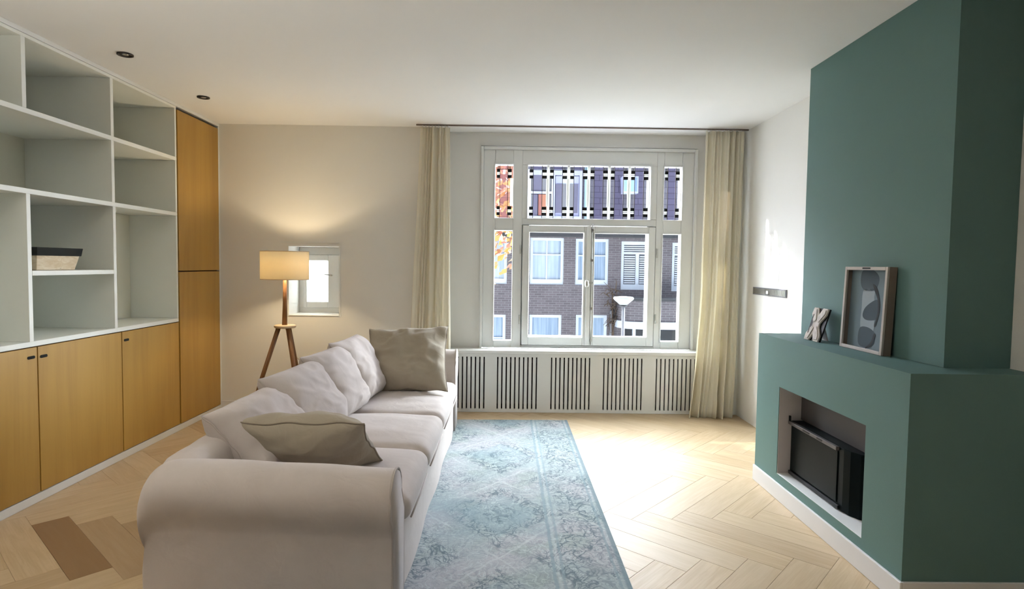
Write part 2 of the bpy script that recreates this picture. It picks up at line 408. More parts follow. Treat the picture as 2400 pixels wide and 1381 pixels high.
# floor: herringbone planks (one mesh)
def build_floor():
    bm = bmesh.new(); uvl = bm.loops.layers.uv.new('plank'); cl = bm.loops.layers.float_color.new('tone')
    w = .166; n = 5; L = w*n; th = math.radians(-42.5); g = .0005
    P = Vector((math.cos(th), math.sin(th))); Q = Vector((-math.sin(th), math.cos(th))); O = Vector((-2.553, 3.206))
    r = random.Random(11)
    def plank(p0, q0, lp, lq, k):
        c = O + P*(p0+lp/2)*w + Q*(q0+lq/2)*w
        if not (XWL-.6 < c.x < XW+.6 and YF-.6 < c.y < YO+.5): return
        hp, hq = lp*w/2-g, lq*w/2-g
        def V(a, b, z): q = c + P*a + Q*b; return bm.verts.new((q.x, q.y, z))
        top = [V(sx*(hp-.0012), sy*(hq-.0012), 0) for sx, sy in ((-1, -1), (1, -1), (1, 1), (-1, 1))]
        mid = [V(sx*hp, sy*hq, -.0007) for sx, sy in ((-1, -1), (1, -1), (1, 1), (-1, 1))]
        bot = [V(sx*hp, sy*hq, -.012) for sx, sy in ((-1, -1), (1, -1), (1, 1), (-1, 1))]
        fs = [bm.faces.new(top)]
        for A, Bq in ((mid, top), (bot, mid)): fs += [bm.faces.new((A[i], A[(i+1) % 4], Bq[(i+1) % 4], Bq[i])) for i in range(4)]
        ou, ov = r.random()*40, r.random()*40; t = r.random()
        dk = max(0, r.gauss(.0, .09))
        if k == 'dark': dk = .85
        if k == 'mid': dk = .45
        for f in fs:
            for l in f.loops:
                d = Vector((l.vert.co.x, l.vert.co.y)) - c
                a, b = d.dot(P), d.dot(Q)
                l[uvl].uv = (a+ou, b+ov) if lp > lq else (b+ou, a+ov)
                l[cl] = (t, dk, 0, 1)
    for m in range(-6, 7):
        for k in range(-60, 60):
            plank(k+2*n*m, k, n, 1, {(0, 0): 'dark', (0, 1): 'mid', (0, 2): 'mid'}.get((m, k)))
            plank(k+n+2*n*m, k-n+1, 1, n, None)
    for co, no in (((XWL, 0, 0), (-1, 0, 0)), ((XW, 0, 0), (1, 0, 0)), ((0, YF, 0), (0, -1, 0)), ((0, YB, 0), (0, 1, 0))):
        geo = bm.verts[:]+bm.edges[:]+bm.faces[:]
        bmesh.ops.bisect_plane(bm, geom=geo, plane_co=co, plane_no=no, clear_outer=True)
    me_i = len(bm.faces)
    bx(bm, XWL-.1, XW+.1, YF-.1, YO, -.06, -.004, 1)
    return struct('floor', bm, ['floor', 'pale_wood'], origin=(0, 0, 0))
build_floor()
struct('ceiling', B((XWL-.1, XW+.1, YF-.1, YO, ZC, ZC+.1)), 'ceiling')
struct('wall_left', B((XWL-.1, XWL, YF-.1, YO, -.05, ZC)), 'wall')
struct('wall_right', B((XW, XW+.1, YF-.1, YO, -.05, ZC)), 'wall')
SW = (-2.096, -1.613, .923, 1.597)          # small window opening
struct('wall_back', B((XWL, SW[0], YB, YO, -.05, ZC), (SW[1], BX0, YB, YO, -.05, ZC), (SW[0], SW[1], YB, YO, -.05, SW[2]), (SW[0], SW[1], YB, YO, SW[3], ZC),
      (BX1, XW, YB, YO, -.05, ZC), (BX0, BX1, YW, YO, -.05, .60), (BX0, BX1, YW, YO, 2.62, ZC), (BX0, -.262, YW, YO, .60, 2.62), (1.885, BX1, YW, YO, .60, 2.62)), 'wall')
struct('wall_front', B((XWL, XW, YF-.1, YF, -.05, ZC)), 'rear_wall')
struct('baseboard_back', B((XL, BX0, YB-.018, YB-.001, 0.001, .09)), 'skirt_white', bevel=.004)

# ------------------------------------------------------------------ main window (window_1)
w0, w1, wz0, wz1 = -.262, 1.885, .612, 2.61
bm = B((w0, w0+.028, YW-.035, YO-.02, wz0, wz1), (w1-.028, w1, YW-.035, YO-.02, wz0, wz1), (w0+.028, w1-.028, YW-.035, YO-.02, wz1-.028, wz1))
win = struct('window_1', bm, 'white', bevel=.006)
# inner frame: mullions and transom rail, openings left free
yi0, yi1 = YW+.0, YW+.09
def frame_cells(bm, xs, zs, x0, x1, z0, z1, y0, y1):
    """fill x0..x1 x z0..z1 except cells xs[i] x zs[j] (listed as solid strips)"""
    px = x0
    for a, b in xs: bx(bm, px, a, y0, y1, z0, z1); px = b
    bx(bm, px, x1, y0, y1, z0, z1)
    for a, b in xs:
        pz = z0
        for c, d in zs: bx(bm, a, b, y0, y1, pz, c); pz = d
        bx(bm, a, b, y0, y1, pz, z1)
LX, CX, RX = (-.121, .058), (.205, 1.425), (1.560, 1.740)
TZ = (1.912, 2.438)
bm = bmesh.new()
X0, X1, Z0, Z1 = w0+.028, w1-.028, wz0, wz1-.028
frame_cells(bm, [LX], [(.685, 1.787), TZ], X0, .15, Z0, Z1, yi0, yi1)
frame_cells(bm, [RX], [(.693, 1.770), TZ], 1.49, X1, Z0, Z1, yi0, yi1)
bx(bm, .15, 1.49, yi0, yi1, TZ[1], Z1); bx(bm, .15, 1.49, yi0, yi1, 1.845, TZ[0])
bx(bm, .15, .23, yi0+.032, yi1, .6405, 1.8445); bx(bm, 1.405, 1.49, yi0+.032, yi1, .6405, 1.8445); bx(bm, .23, 1.405, yi0+.032, yi1, .6405, .735)
bx(bm, .15, .205, yi0, yi1, TZ[0], TZ[1]); bx(bm, 1.425, 1.49, yi0, yi1, TZ[0], TZ[1]); bx(bm, .15, 1.49, yi0, yi1, Z0, .640)
struct('window_frame', bm, 'white', win, bevel=.005)
# raised white beads round every opening
def bead(x0, x1, z0, z1, y, t=.012, par=win, nm='glazing_bead'):
    b = B((x0-t, x0, y-.010, y, z0-t, z1+t), (x1, x1+t, y-.010, y, z0-t, z1+t), (x0, x1, y-.010, y, z0-t, z0), (x0, x1, y-.010, y, z1, z1+t))
    return obj(nm, b, 'white', par, bevel=.003)
for X_, Z_ in ((LX, (.685, 1.787)), (RX, (.693, 1.770)), (LX, TZ), (RX, TZ), (CX, TZ)): bead(*X_, *Z_, yi0)
for X_, Z_ in ((LX, (.685, 1.787)), (RX, (.693, 1.770))):
    obj('window_pane', B((X_[0], X_[1], yi0+.045, yi0+.049, Z_[0], Z_[1])), 'glass', win)
# leaded transom lights
def leaded(x0, x1, mods, first):
    t = obj('leaded_light', B((x0, x1, yi0+.046, yi0+.050, TZ[0], TZ[1])), 'glass', win)
    wdt = (x1-x0)/mods; lead = bmesh.new(); blk = bmesh.new(); wht = bmesh.new(); lil = bmesh.new()
    ya, yb = yi0+.036, yi0+.045
    for i in range(mods):
        a = x0+i*wdt; b = a+wdt
        if i: bx(wht, a-.012, a+.012, ya-.008, yb, TZ[0], TZ[1])
        lft, rgt = a+.26*wdt, b-.30*wdt
        for q in (lft, rgt): bx(lead, q-.0028, q+.0028, ya, yb, TZ[0], TZ[1])
        bx(lead, lft, rgt, ya, yb, 2.395, 2.400)
        bx(lil, lft+.003, rgt-.003, yb+.0005, yb+.0008, TZ[0], TZ[1])
        for s0, s1 in ((a+.016, lft), (rgt, b-.016)):
            for zc in (2.385, 2.325, 2.015, 1.955): bx(blk, s0, s1, ya-.002, yb, zc-.015, zc+.015)
            for zc in (2.355, 1.985): 
                bx(wht, s0, s1, ya, yb, zc-.014, zc-.003); bx(wht, s0, s1, ya, yb, zc+.003, zc+.014)
            for q in (.33, .67): bx(blk, s0+(s1-s0)*q-.003, s0+(s1-s0)*q+.003, ya, yb, 2.40, 2.43)
            bx(lead, s0, s1, ya, yb, TZ[0]+.012, TZ[0]+.016)
        bx(wht, b-.030 if i == mods-1 else b-.020, b, ya, yb, 2.035, 2.31)
    obj('lead_came', lead, 'dark', t); obj('black_glass_block', blk, 'black', t); obj('milk_glass_block', wht, 'milk', t); obj('tinted_strip', lil, 'lilac', t)
leaded(*LX, 1, 0); leaded(*CX, 6, 0); leaded(*RX, 1, 0)
# casement sashes
def sash(x0, x1, gx0, gx1, gz0, gz1, name):
    y0, y1 = yi0-.022, yi0+.03
    s = obj('casement_sash', B((x0, gx0, y0, y1, .645, 1.838), (gx1, x1, y0, y1, .645, 1.838), (gx0, gx1, y0, y1, .645, gz0), (gx0, gx1, y0, y1, gz1, 1.838)), 'white', win, bevel=.005)
    obj('window_pane', B((gx0, gx1, y0+.028, y0+.032, gz0, gz1)), 'glass', s)
    bead(gx0, gx1, gz0, gz1, y0, .010, s)
    return s
sl = sash(.160, .812, .225, .768, .727, 1.772, 'l'); sr = sash(.822, 1.482, .876, 1.412, .738, 1.768, 'r')
obj('astragal', B((.795, .838, yi0-.040, yi0-.022, .648, 1.842)), 'white', sr, bevel=.006)
bm = bmesh.new(); tube(bm, [(.852, yi0-.034, .655), (.852, yi0-.034, 1.862)], .006, 8)
for z in (.70, 1.02, 1.50, 1.80): bx(bm, .842, .862, yi0-.042, yi0-.022, z-.012, z+.012)
obj('espagnolette_rod', bm, 'chrome', win)
bm = bmesh.new(); lathe(bm, [(.004, -.03), (.016, -.026), (.02, -.005), (.018, .02), (.012, .034), (.004, .04)], (.80, yi0-.068, 1.265), 16); bx(bm, .79, .81, yi0-.068, yi0-.038, 1.255, 1.285); bx(bm, .80, .86, yi0-.050, yi0-.040, 1.27, 1.285)
obj('window_handle', bm, 'chrome', win)
for x, z in ((.138, 1.60), (.138, .90), (1.505, 1.58), (1.505, .92)):
    bm = bmesh.new(); tube(bm, [(x, yi0-.008, z-.045), (x, yi0-.008, z+.045)], .007, 8); obj('hinge', bm, 'chrome', win)

# ------------------------------------------------------------------ small window (window_2)
yr = 6.10
bm = B((SW[0], SW[1], yr, YO-.01, SW[2], .985), (SW[0], SW[1], yr, YO-.01, 1.52, SW[3]), (SW[0], SW[0]+.045, yr, YO-.01, .985, 1.52), (SW[1]-.02, SW[1], yr, YO-.01, .985, 1.52))
w2 = struct('window_2', bm, 'white', bevel=.004)
obj('casement_sash', B((-2.051, -2.014, yr-.02, yr+.02, .985, 1.52), (-1.80, -1.633, yr-.02, yr+.02, .985, 1.52), (-2.014, -1.80, yr-.02, yr+.02, .985, 1.045), (-2.014, -1.80, yr-.02, yr+.02, 1.462, 1.52)), 'white', w2, bevel=.005)
obj('frosted_pane', B((-2.014, -1.80, yr+.0, yr+.006, 1.045, 1.462)), 'frost', w2)
bm = bmesh.new(); tube(bm, [(-1.765, yr-.035, 1.315), (-1.83, yr-.045, 1.325)], .007, 8); tube(bm, [(-1.765, yr-.02, 1.315), (-1.765, yr-.042, 1.315)], .009, 8); obj('window_handle', bm, 'chrome', w2)
obj('window_sill', B((SW[0]+.001, SW[1]-.001, YB-.010, yr-.001, SW[2]+.0005, SW[2]+.012)), 'white', w2, bevel=.003)
obj('window_trim', B((SW[0]-.09, SW[1]+.0, YB-.010, YB-.001, 1.632, 1.640), (SW[0]-.014, SW[0], YB-.008, YB-.001, SW[2], SW[3]), (SW[1], SW[1]+.014, YB-.008, YB-.001, SW[2], SW[3]), (SW[0]-.014, SW[1]+.014, YB-.008, YB-.001, SW[3], SW[3]+.014)), 'white', w2)

# ------------------------------------------------------------------ radiator cover under the window
rc = thing('radiator_cover', 'white slatted radiator cover running under the street window', 'radiator cover', (.68, YB, 0))
obj('sill_board', B((BX0+.003, BX1-.003, YB-.022, YW-.037, .578, .612)), 'white', rc, bevel=.006)
gr = [(-.583, -.204), (-.071, .308), (.455, .826), (.968, 1.337), (1.483, 1.858)]
y0, y1 = YB, YB+.02; sz0, sz1 = .034, .546; hs = .0066
bm = bmesh.new()
bx(bm, BX0+.003, BX1-.003, y0, y1, .002, sz0); bx(bm, BX0+.003, BX1-.003, y0, y1, sz1, .577)
px = BX0+.003
for a, b in gr: bx(bm, px, a-hs, y0, y1, sz0, sz1); px = b+hs
bx(bm, px, BX1-.003, y0, y1, sz0, sz1)
obj('front_panel', bm, 'white', rc)
for a, b in gr:
    bm = bmesh.new(); p = (b-a)/9
    for i in range(9): bx(bm, a+i*p+hs, a+(i+1)*p-hs, y0, y1, sz0, sz1)
    obj('grille', bm, 'white', rc)
obj('shade_backing', B((BX0+.003, BX1-.003, YB+.13, YB+.135, .01, .57)), 'cavity', rc)  # dark sheet standing for the unlit space behind the slots
rad = bmesh.new()
for i in range(44): bx(rad, -.5+i*.052, -.5+i*.052+.03, YB+.06, YB+.12, .08, .5)
bx(rad, -.5, 1.78, YB+.075, YB+.105, .07, .10); bx(rad, -.5, 1.78, YB+.075, YB+.105, .48, .51)
tag(obj('radiator', rad, 'taupe_metal'), 'dim ribbed radiator seen through the slots of the white cover', 'radiator')

# ------------------------------------------------------------------ left wall: bookcase and cabinets
t = .03; XB = XL-.60; YS0 = 1.95; YS1 = 5.062
bc = thing('bookcase', 'large white built-in open bookcase above the wooden cabinets', 'bookcase', (XL-.3, 4.0, .93))
def part(nm, mat, par, *boxes, bevel=.002): return obj(nm, B(*boxes), mat, par, bevel=bevel)
zsh = [(.93, .96), (1.815, 1.845), (2.272, 2.302), (2.70, 2.72)]
for z0, z1 in zsh: part('shelf', 'shelf_white', bc, (XB, XL, YS0, YS1, z0, z1))
def div(y, z0, z1): part('divider', 'shelf_white', bc, (XB, XL, y-t/2, y+t/2, z0, z1))
div(3.487, 2.302, 2.70); div(4.25, 2.302, 2.70); div(2.73, 2.302, 2.70)
div(4.25, 1.845, 2.272); div(2.73, 1.845, 2.272)
div(3.497, .96, 1.815); div(4.255, .96, 1.815); div(2.73, .96, 1.815)
part('side_panel', 'shelf_white', bc, (XB, XL, YS1-.022, YS1, .96, 2.70)) if False else None
part('side_panel', 'shelf_white', bc, (XB, XL, 5.040, YS1, .961, 1.814)); part('side_panel', 'shelf_white', bc, (XB, XL, 5.040, YS1, 1.846, 2.271)); part('side_panel', 'shelf_white', bc, (XB, XL, 5.040, YS1, 2.303, 2.699))
part('shelf', 'shelf_white', bc, (XB, XL, 3.513, 4.239, 1.343, 1.372))
part('back_panel', 'shelf_back', bc, (XB-.015, XB-.001, YS0, YS1, .93, 2.72))
part('back_panel', 'shelf_back', bc, (XL-.40, XL-.385, 4.271, 5.039, .961, 1.814))   # shallower niche
cab_n = ['wooden base cabinet nearest the camera, left of the others', 'wooden base cabinet nearest the camera, its small dark handle at the top right corner', 'middle wooden base cabinet with handle at its top left, below the basket', 'wooden base cabinet beside the tall wooden cupboard']
ys = [1.98, 2.76, 3.536, 4.311, 5.066]
def pull(par, y, z, w=.056, h=.018):
    bm = bmesh.new(); pts = []
    for k in range(16):
        a = 2*math.pi*k/16; pts.append((y+(w/2-h/2)*(1 if math.cos(a) > 0 else -1)+h/2*math.cos(a), z+h/2*math.sin(a)))
    prism(bm, pts, 'x', XL+.0025, XL-.004); obj('handle', bm, 'felt', par)  # dark plate stands in for the shaded hollow of a recessed pull
for i in range(4):
    a, b = ys[i], ys[i+1]
    if i == 0: continue
    c = thing('base_cabinet', cab_n[i], 'cabinet', (XL-.3, (a+b)/2, .055), 'wooden base cabinets')
    part('body', 'oak_edge', c, (XB, XL-.022, a+.001, b-.001, .056, .925))
    d = part('door', 'oak', c, (XL-.020, XL, a+.004, b-.004, .058, .924), bevel=.0015)
    if i == 1: pull(d, 3.487, .868)
    if i == 2: pull(d, 3.582, .863)
    if i == 3: pull(d, 4.362, .862)
tc_ = thing('tall_cabinet', 'tall honey-coloured wooden cupboard with two doors in the corner', 'cupboard', (XL-.3, 5.43, .055))
part('body', 'oak_edge', tc_, (XB, XL-.022, 5.067, 5.782, .056, 2.698))
d = part('door', 'oak', tc_, (XL-.020, XL+.004, 5.074, 5.778, 1.357, 2.696), bevel=.0015); pull(d, 5.15, 1.418, .056)
d = part('door', 'oak', tc_, (XL-.020, XL+.004, 5.074, 5.778, .058, 1.347), bevel=.0015); pull(d, 5.143, 1.098, .056)
struct('trim_1', B((XB, XL-.002, 2.70, 5.79, .001, .052)), 'white', bevel=.002)       # plinth
struct('trim_2', B((XB, XL+.002, YS0, YB-.001, 2.722, ZC-.001)), 'white', bevel=.002)  # strip under the ceiling
struct('trim_3', B((XB, XL+.002, 5.784, YB-.001, .003, 2.720)), 'white', bevel=.002)

# basket on the shelf
bk = thing('storage_basket', 'tapered birch bark storage basket with wide black rim on bookcase shelf', 'basket', (-2.98, 3.79, 1.373))
def frustum(bm, x0, x1, y0, y1, z0, z1, tp0, tp1, hollow=.008):
    def ring(z, s, ins=0):
        return [(x0+s*.5+ins, y0+s*.5+ins, z), (x1-s*.5-ins, y0+s*.5+ins, z), (x1-s*.5-ins, y1-s-ins, z), (x0+s*.5+ins, y1-s-ins, z)]
    R_ = [ring(z0, tp0), ring(z1, tp1), ring(z1, tp1, hollow), ring(z0+.003, tp0, hollow)]
    V_ = [[bm.verts.new(p) for p in r] for r in R_]; fs = []
    for a, b in ((0, 1), (1, 2), (2, 3)):
        for i in range(4): fs.append(bm.faces.new((V_[a][i], V_[a][(i+1) % 4], V_[b][(i+1) % 4], V_[b][i])))
    fs.append(bm.faces.new(V_[0])); fs.append(bm.faces.new(V_[3]))
    bmesh.ops.recalc_face_normals(bm, faces=fs)
bm = bmesh.new(); frustum(bm, -3.17, -2.79, 3.60, 3.985, 1.3735, 1.468, .045, .016); obj('body', bm, 'birch', bk, bevel=.003)
bm = bmesh.new(); frustum(bm, -3.175, -2.785, 3.595, 3.99, 1.462, 1.512, .014, .004); obj('rim', bm, 'felt', bk, bevel=.003)

# ceiling spots
for (x, y), lab in (((-2.44, 3.906), 'dark round recessed ceiling spot nearer the camera above the bookcase'), ((-2.434, 4.88), 'dark round recessed ceiling spot further away near the tall cupboard')):
    s = thing('ceiling_spot', lab, 'ceiling light', (x, y, ZC-.012), 'recessed ceiling spots')
    bm = bmesh.new(); lathe(bm, [(.047, -.001), (.047, -.009), (.040, -.010), (.033, -.005), (.033, -.001)], (x, y, ZC), 32, True); obj('ring', bm, 'dark', s)
    bm = bmesh.new(); lathe(bm, [(.020, -.001), (.020, -.006), (.015, -.008), (.002, -.008)], (x, y, ZC), 24); obj('lens', bm, 'metal', s)
    bm = bmesh.new(); lathe(bm, [(.0325, -.001), (.0325, -.003), (.021, -.003), (.021, -.001)], (x, y, ZC), 32, True); obj('reflector', bm, 'cavity', s)

# ------------------------------------------------------------------ right: chimney breast and fireplace
XR1, XR2, YA, YN, YM0, YM1, ZM = 1.975, 1.719, 3.97, 2.663, 4.03, 2.504, 1.005
struct('wall_chimney', B((XR1, XW-.001, YN, YA, ZM+.001, ZC-.001)), 'teal')
ny0, ny1, nz0, nz1 = 2.80, 3.705, .158, .703
fp = thing('fireplace', 'teal painted chimney breast base with mantel shelf and inset niche', 'fireplace', (2.0, 3.27, 0))
obj('surround', B((XR2, XW-.001, YM1, ny0, .10, ZM), (XR2, XW-.001, ny1, YM0, .10, ZM), (XR2, XW-.001, ny0, ny1, nz1, ZM), (XR2, XR2+.03, ny0, ny1, .10, nz0-.003)), 'teal', fp)
obj('hearth_ledge', B((XR2+.001, XW-.1, ny0+.001, ny1-.001, nz0-.02, nz0)), 'white', fp, bevel=.002)
obj('niche_cheek', B((XR2+.004, 2.16, ny1-.004, ny1-.0005, nz0, nz1-.001)), 'niche_side', fp); obj('niche_cheek', B((XR2+.004, 2.16, ny0+.0005, ny0+.004, nz0, nz1-.001)), 'niche_side', fp)
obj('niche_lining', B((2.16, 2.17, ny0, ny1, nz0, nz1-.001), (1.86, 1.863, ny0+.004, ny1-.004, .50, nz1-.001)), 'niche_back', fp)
obj('skirting', B((XR2-.014, XR2, YM1-.014, YM0, .001, .104), (XR2, XW-.016, YM1-.014, YM1, .001, .104), (XR2, XW-.001, YM0-.01, YM0, .001, .10), (XR2+.001, XW-.001, YM1+.001, YM0-.011, .001, .099)), 'skirt_white', fp, bevel=.003)
st = thing('stove_insert', 'black glass-fronted stove standing inside the teal fireplace niche', 'stove', (1.93, 3.35, nz0+.001))
bm = bmesh.new()
pts = [(1.793, 3.685), (1.793, 3.10), (1.80, 3.05), (1.825, 3.00), (1.87, 2.965), (2.15, 2.965), (2.15, 3.685)]
prism(bm, pts, 'z', nz0+.001, .497); obj('body', bm, 'black_glass', st, bevel=.004)
obj('door_glass', B((1.787, 1.7935, 3.15, 3.665, nz0+.035, .470)), 'black_glass', st, bevel=.002)
obj('base_rail', B((1.780, 1.7925, 3.12, 3.68, nz0+.006, nz0+.028)), 'black', st, bevel=.003)
obj('top_rail', B((1.772, 1.7925, 3.14, 3.685, .476, .497)), 'taupe_metal', st, bevel=.003)
obj('air_slot', B((1.771, 1.7718, 3.42, 3.50, .482, .492)), 'black', st); obj('air_slot', B((1.771, 1.7718, 3.28, 3.34, .482, .492)), 'black', st)
obj('latch', B((1.775, 1.785, 3.672, 3.684, .498, .528)), 'black', st)

# mantel ornaments
pf = thing('picture_frame', 'pale box picture frame with blue-grey abstract shapes leaning on the chimney', 'picture frame', (1.92, 3.195, ZM+.002))
def lean(pivot_x, ang, bm):      # rotate about Y axis through (pivot_x, ZM)
    Mx = Matrix.Translation((pivot_x, 0, ZM+.002)) @ Matrix.Rotation(ang, 4, 'Y') @ Matrix.Translation((-pivot_x, 0, -ZM-.002))
    bmesh.ops.transform(bm, matrix=Mx, verts=bm.verts); return bm
px0, fw0, fw1, fz = 1.905, 3.005, 3.385, .452; la = math.radians(2.2); zb = ZM+.002; fd = .050
bm = B((px0, px0+.012, fw0, fw0+.018, zb, zb+fz), (px0, px0+.012, fw1-.018, fw1, zb, zb+fz), (px0, px0+.012, fw0+.018, fw1-.018, zb, zb+.018), (px0, px0+.012, fw0+.018, fw1-.018, zb+fz-.018, zb+fz))
obj('frame_front', lean(px0, la, bm), 'frame_wood', pf, bevel=.002)
bm = B((px0+.0122, px0+fd, fw0, fw0+.012, zb, zb+fz), (px0+.0122, px0+fd, fw1-.012, fw1, zb, zb+fz), (px0+.0122, px0+fd, fw0+.012, fw1-.012, zb, zb+.012), (px0+.0122, px0+fd, fw0+.012, fw1-.012, zb+fz-.012, zb+fz))
obj('frame_side', lean(px0, la, bm), 'frame_side', pf)
bm = B((px0+.036, px0+.040, fw0+.0125, fw1-.0125, zb+.0125, zb+fz-.0125)); art = obj('artwork', lean(px0, la, bm), 'art_bg', pf)
def blob(pts, mat, off):
    # pts in (s, t): s 0..1 from the far (left) edge to the near edge, t 0..1 upward; smoothed closed outline
    W_, H_ = fw1-fw0-.03, fz-.03; P_ = [Vector((fw1-.015-s*W_, zb+.015+tt*H_)) for s, tt in pts]; out = []; n = len(P_)
    for i in range(n):
        p0, p1, p2, p3 = P_[i-1], P_[i], P_[(i+1) % n], P_[(i+2) % n]
        for k in range(6):
            u = k/6; out.append(.5*((2*p1)+(p2-p0)*u+(2*p0-5*p1+4*p2-p3)*u*u+(3*p1-p0-3*p2+p3)*u**3))
    bm = bmesh.new(); prism(bm, [(q.x, q.y) for q in out], 'x', px0+.0355-off, px0+.0352-off); obj('painted_shape', lean(px0, la, bm), mat, art)
blob([(.28, .99), (.52, 1.0), (.68, .93), (.70, .84), (.62, .75), (.45, .73), (.30, .76), (.24, .86)], 'art_navy', .0)
blob([(.34, .74), (.60, .74), (.62, .64), (.68, .48), (.66, .38), (.64, .22), (.34, .24), (.32, .50)], 'art_light', .0)
blob([(.64, .62), (.74, .60), (.73, .42), (.66, .37), (.46, .36), (.36, .41), (.42, .52)], 'art_navy', .0005)
blob([(.32, .25), (.50, .27), (.68, .22), (.70, .10), (.60, .02), (.34, .02), (.28, .12)], 'art_navy', .0005)
blob([(.56, .82), (.66, .78), (.76, .62), (.77, .46), (.70, .30), (.67, .31), (.73, .46), (.71, .62), (.62, .74)], 'art_black', .001)
blob([(.68, .20), (.72, .18), (.64, .06), (.52, .00), (.50, .01), (.62, .09)], 'art_black', .001)
hang = B((px0-.001, px0, 3.15, 3.22, zb+fz-.012, zb+fz-.004)); obj('hanger', lean(px0, la, hang), 'black', pf)

xf = thing('photo_stand', 'small whitewashed carved photo stand shaped like an X on the mantel', 'photo frame', (1.88, 3.62, ZM+.002))
def leanx(bm, ang=math.radians(17)): return lean(1.862, ang, bm)
a0, a1, zt = 3.545, 3.715, .208
bm = B((1.874, 1.882, a0, a1, zb, zb+zt)); obj('backboard', leanx(bm), 'black', xf)
def yz(s, tt): return (a1-s*(a1-a0), zb+tt*zt)
def plate(pts, x0, x1, mat, nm, bev=.003): 
    bm = bmesh.new(); prism(bm, [yz(*p) for p in pts], 'x', x0, x1); return obj(nm, leanx(bm), mat, xf, bevel=bev)
plate([(.06, 1), (.34, 1), (.50, .80), (.66, 1), (.98, 1), (.98, .80), (.72, .54), (.72, .46), (.98, .20), (.98, 0), (.66, 0), (.50, .20), (.34, 0), (.02, 0), (.02, .20), (.28, .46), (.28, .54), (.02, .80)], 1.862, 1.8735, 'stone', 'carved_cross')
for P_ in ([(.10, .95), (.30, .95), (.46, .66), (.46, .60), (.34, .56), (.10, .82)], [(.70, .95), (.92, .95), (.92, .82), (.66, .56), (.54, .60), (.54, .66)], [(.10, .05), (.30, .05), (.46, .34), (.46, .40), (.34, .44), (.10, .18)], [(.70, .05), (.92, .05), (.92, .18), (.66, .44), (.54, .40), (.54, .34)]):
    plate(P_, 1.857, 1.8615, 'stone', 'carved_petal', .002)
plate([(.20, .78), (.26, .80), (.26, .22), (.20, .20)], 1.8560, 1.8568, 'black', 'slot', 0)
bm = bmesh.new(); bx(bm, 1.90, 1.906, 3.60, 3.66, zb, zb+.14); Mx = Matrix.Translation((1.955, 0, zb)) @ Matrix.Rotation(math.radians(-14), 4, 'Y') @ Matrix.Translation((-1.903, 0, -zb)); bmesh.ops.transform(bm, matrix=Mx, verts=bm.verts); obj('easel_leg', bm, 'stone', xf)

# wall vent
vt = thing('wall_vent', 'narrow grey slatted vent strip on the white wall beside the curtain', 'vent', (XW-.01, 5.155, 1.205))
obj('vent_plate', B((XW-.010, XW-.001, 4.83, 5.485, 1.205, 1.272)), 'ext_grey', vt, bevel=.002)
bm = bmesh.new()
for i in range(38): bx(bm, XW-.0135, XW-.010, 4.842+i*.0168, 4.850+i*.0168, 1.213, 1.264)
obj('vent_slats', bm, 'metal', vt)
bm = bmesh.new(); bx(bm, XW-.022, XW-.0135, 5.14, 5.18, 1.222, 1.25); obj('vent_knob', bm, 'white', vt, bevel=.003)

# ------------------------------------------------------------------ curtains and rail
bm = B((-.86, XW-.012, 5.69, 5.708, ZC-.012, ZC-.001)); cr = obj('curtain_rail', bm, 'frame_side'); tag(cr, 'thin dark curtain rail fixed to the ceiling across the window bay', 'curtain rail')
def curtain(nm, label, xl, xr, yc, zt, zb_, folds, seed, amp=.032, flare=1.5):
    r = random.Random(seed); nx, nz = 200, 46; bm = bmesh.new(); G = []
    ph = [r.random()*6.28 for _ in range(6)]
    for j in range(nz+1):
        v = j/nz; z = zt+(zb_-zt)*v; row = []
        x0, x1 = xl(v), xr(v)
        for i in range(nx+1):
            u = i/nx
            uu = u + .018*math.sin(5*u*math.pi+ph[0]+v*1.5) + .014*v*math.sin(9*u+ph[1]+3*v)
            a = amp*(.55+.45*math.sin(3.3*u*math.pi+ph[2]))*(.75+flare*.35*v)
            y = yc + a*math.sin(2*math.pi*folds*uu+ph[3]) + .010*math.sin(2*math.pi*folds*2*uu+ph[4]+v*2) + .012*v*math.sin(7*u+5*v+ph[5])
            crumple = .022*max(0, v-.72)*noise.noise(Vector((u*9, v*16, seed)))*3
            row.append(bm.verts.new((x0+(x1-x0)*u + .006*v*math.sin(9*v+u*20), y+crumple, z)))
        G.append(row)
    for j in range(nz):
        for i in range(nx): bm.faces.new((G[j][i], G[j][i+1], G[j+1][i+1], G[j+1][i]))
    c = thing('curtain', label, 'curtain', ((xl(1)+xr(1))/2, yc, zb_), 'cream curtains at the street window')
    o = obj('cloth', bm, 'curtain', c, smooth=True); s = o.modifiers.new('thickness', 'SOLIDIFY'); s.thickness = .0025
    for i in range(9):
        x = xl(0)+(xr(0)-xl(0))*(i+.5)/9; obj('glider', B((x-.006, x+.006, 5.694, 5.704, zt-.004, ZC-.0125)), 'white', c)
curtain('curtain', 'cream curtain hanging left of the street window behind the sofa', lambda v: -.815-.10*min(1, v*1.15), lambda v: -.545+.02*v, 5.695, 2.722, .012, 4.6, 3, .036, .6)
curtain('curtain', 'long cream curtain right of the street window touching the floor', lambda v: 1.852-.02*v-.10*max(0, v-.55)**1.2*2.0, lambda v: 2.222+.0*v-.02*v, 5.675, 2.722, .006, 5.6, 8, .038, 1.6)

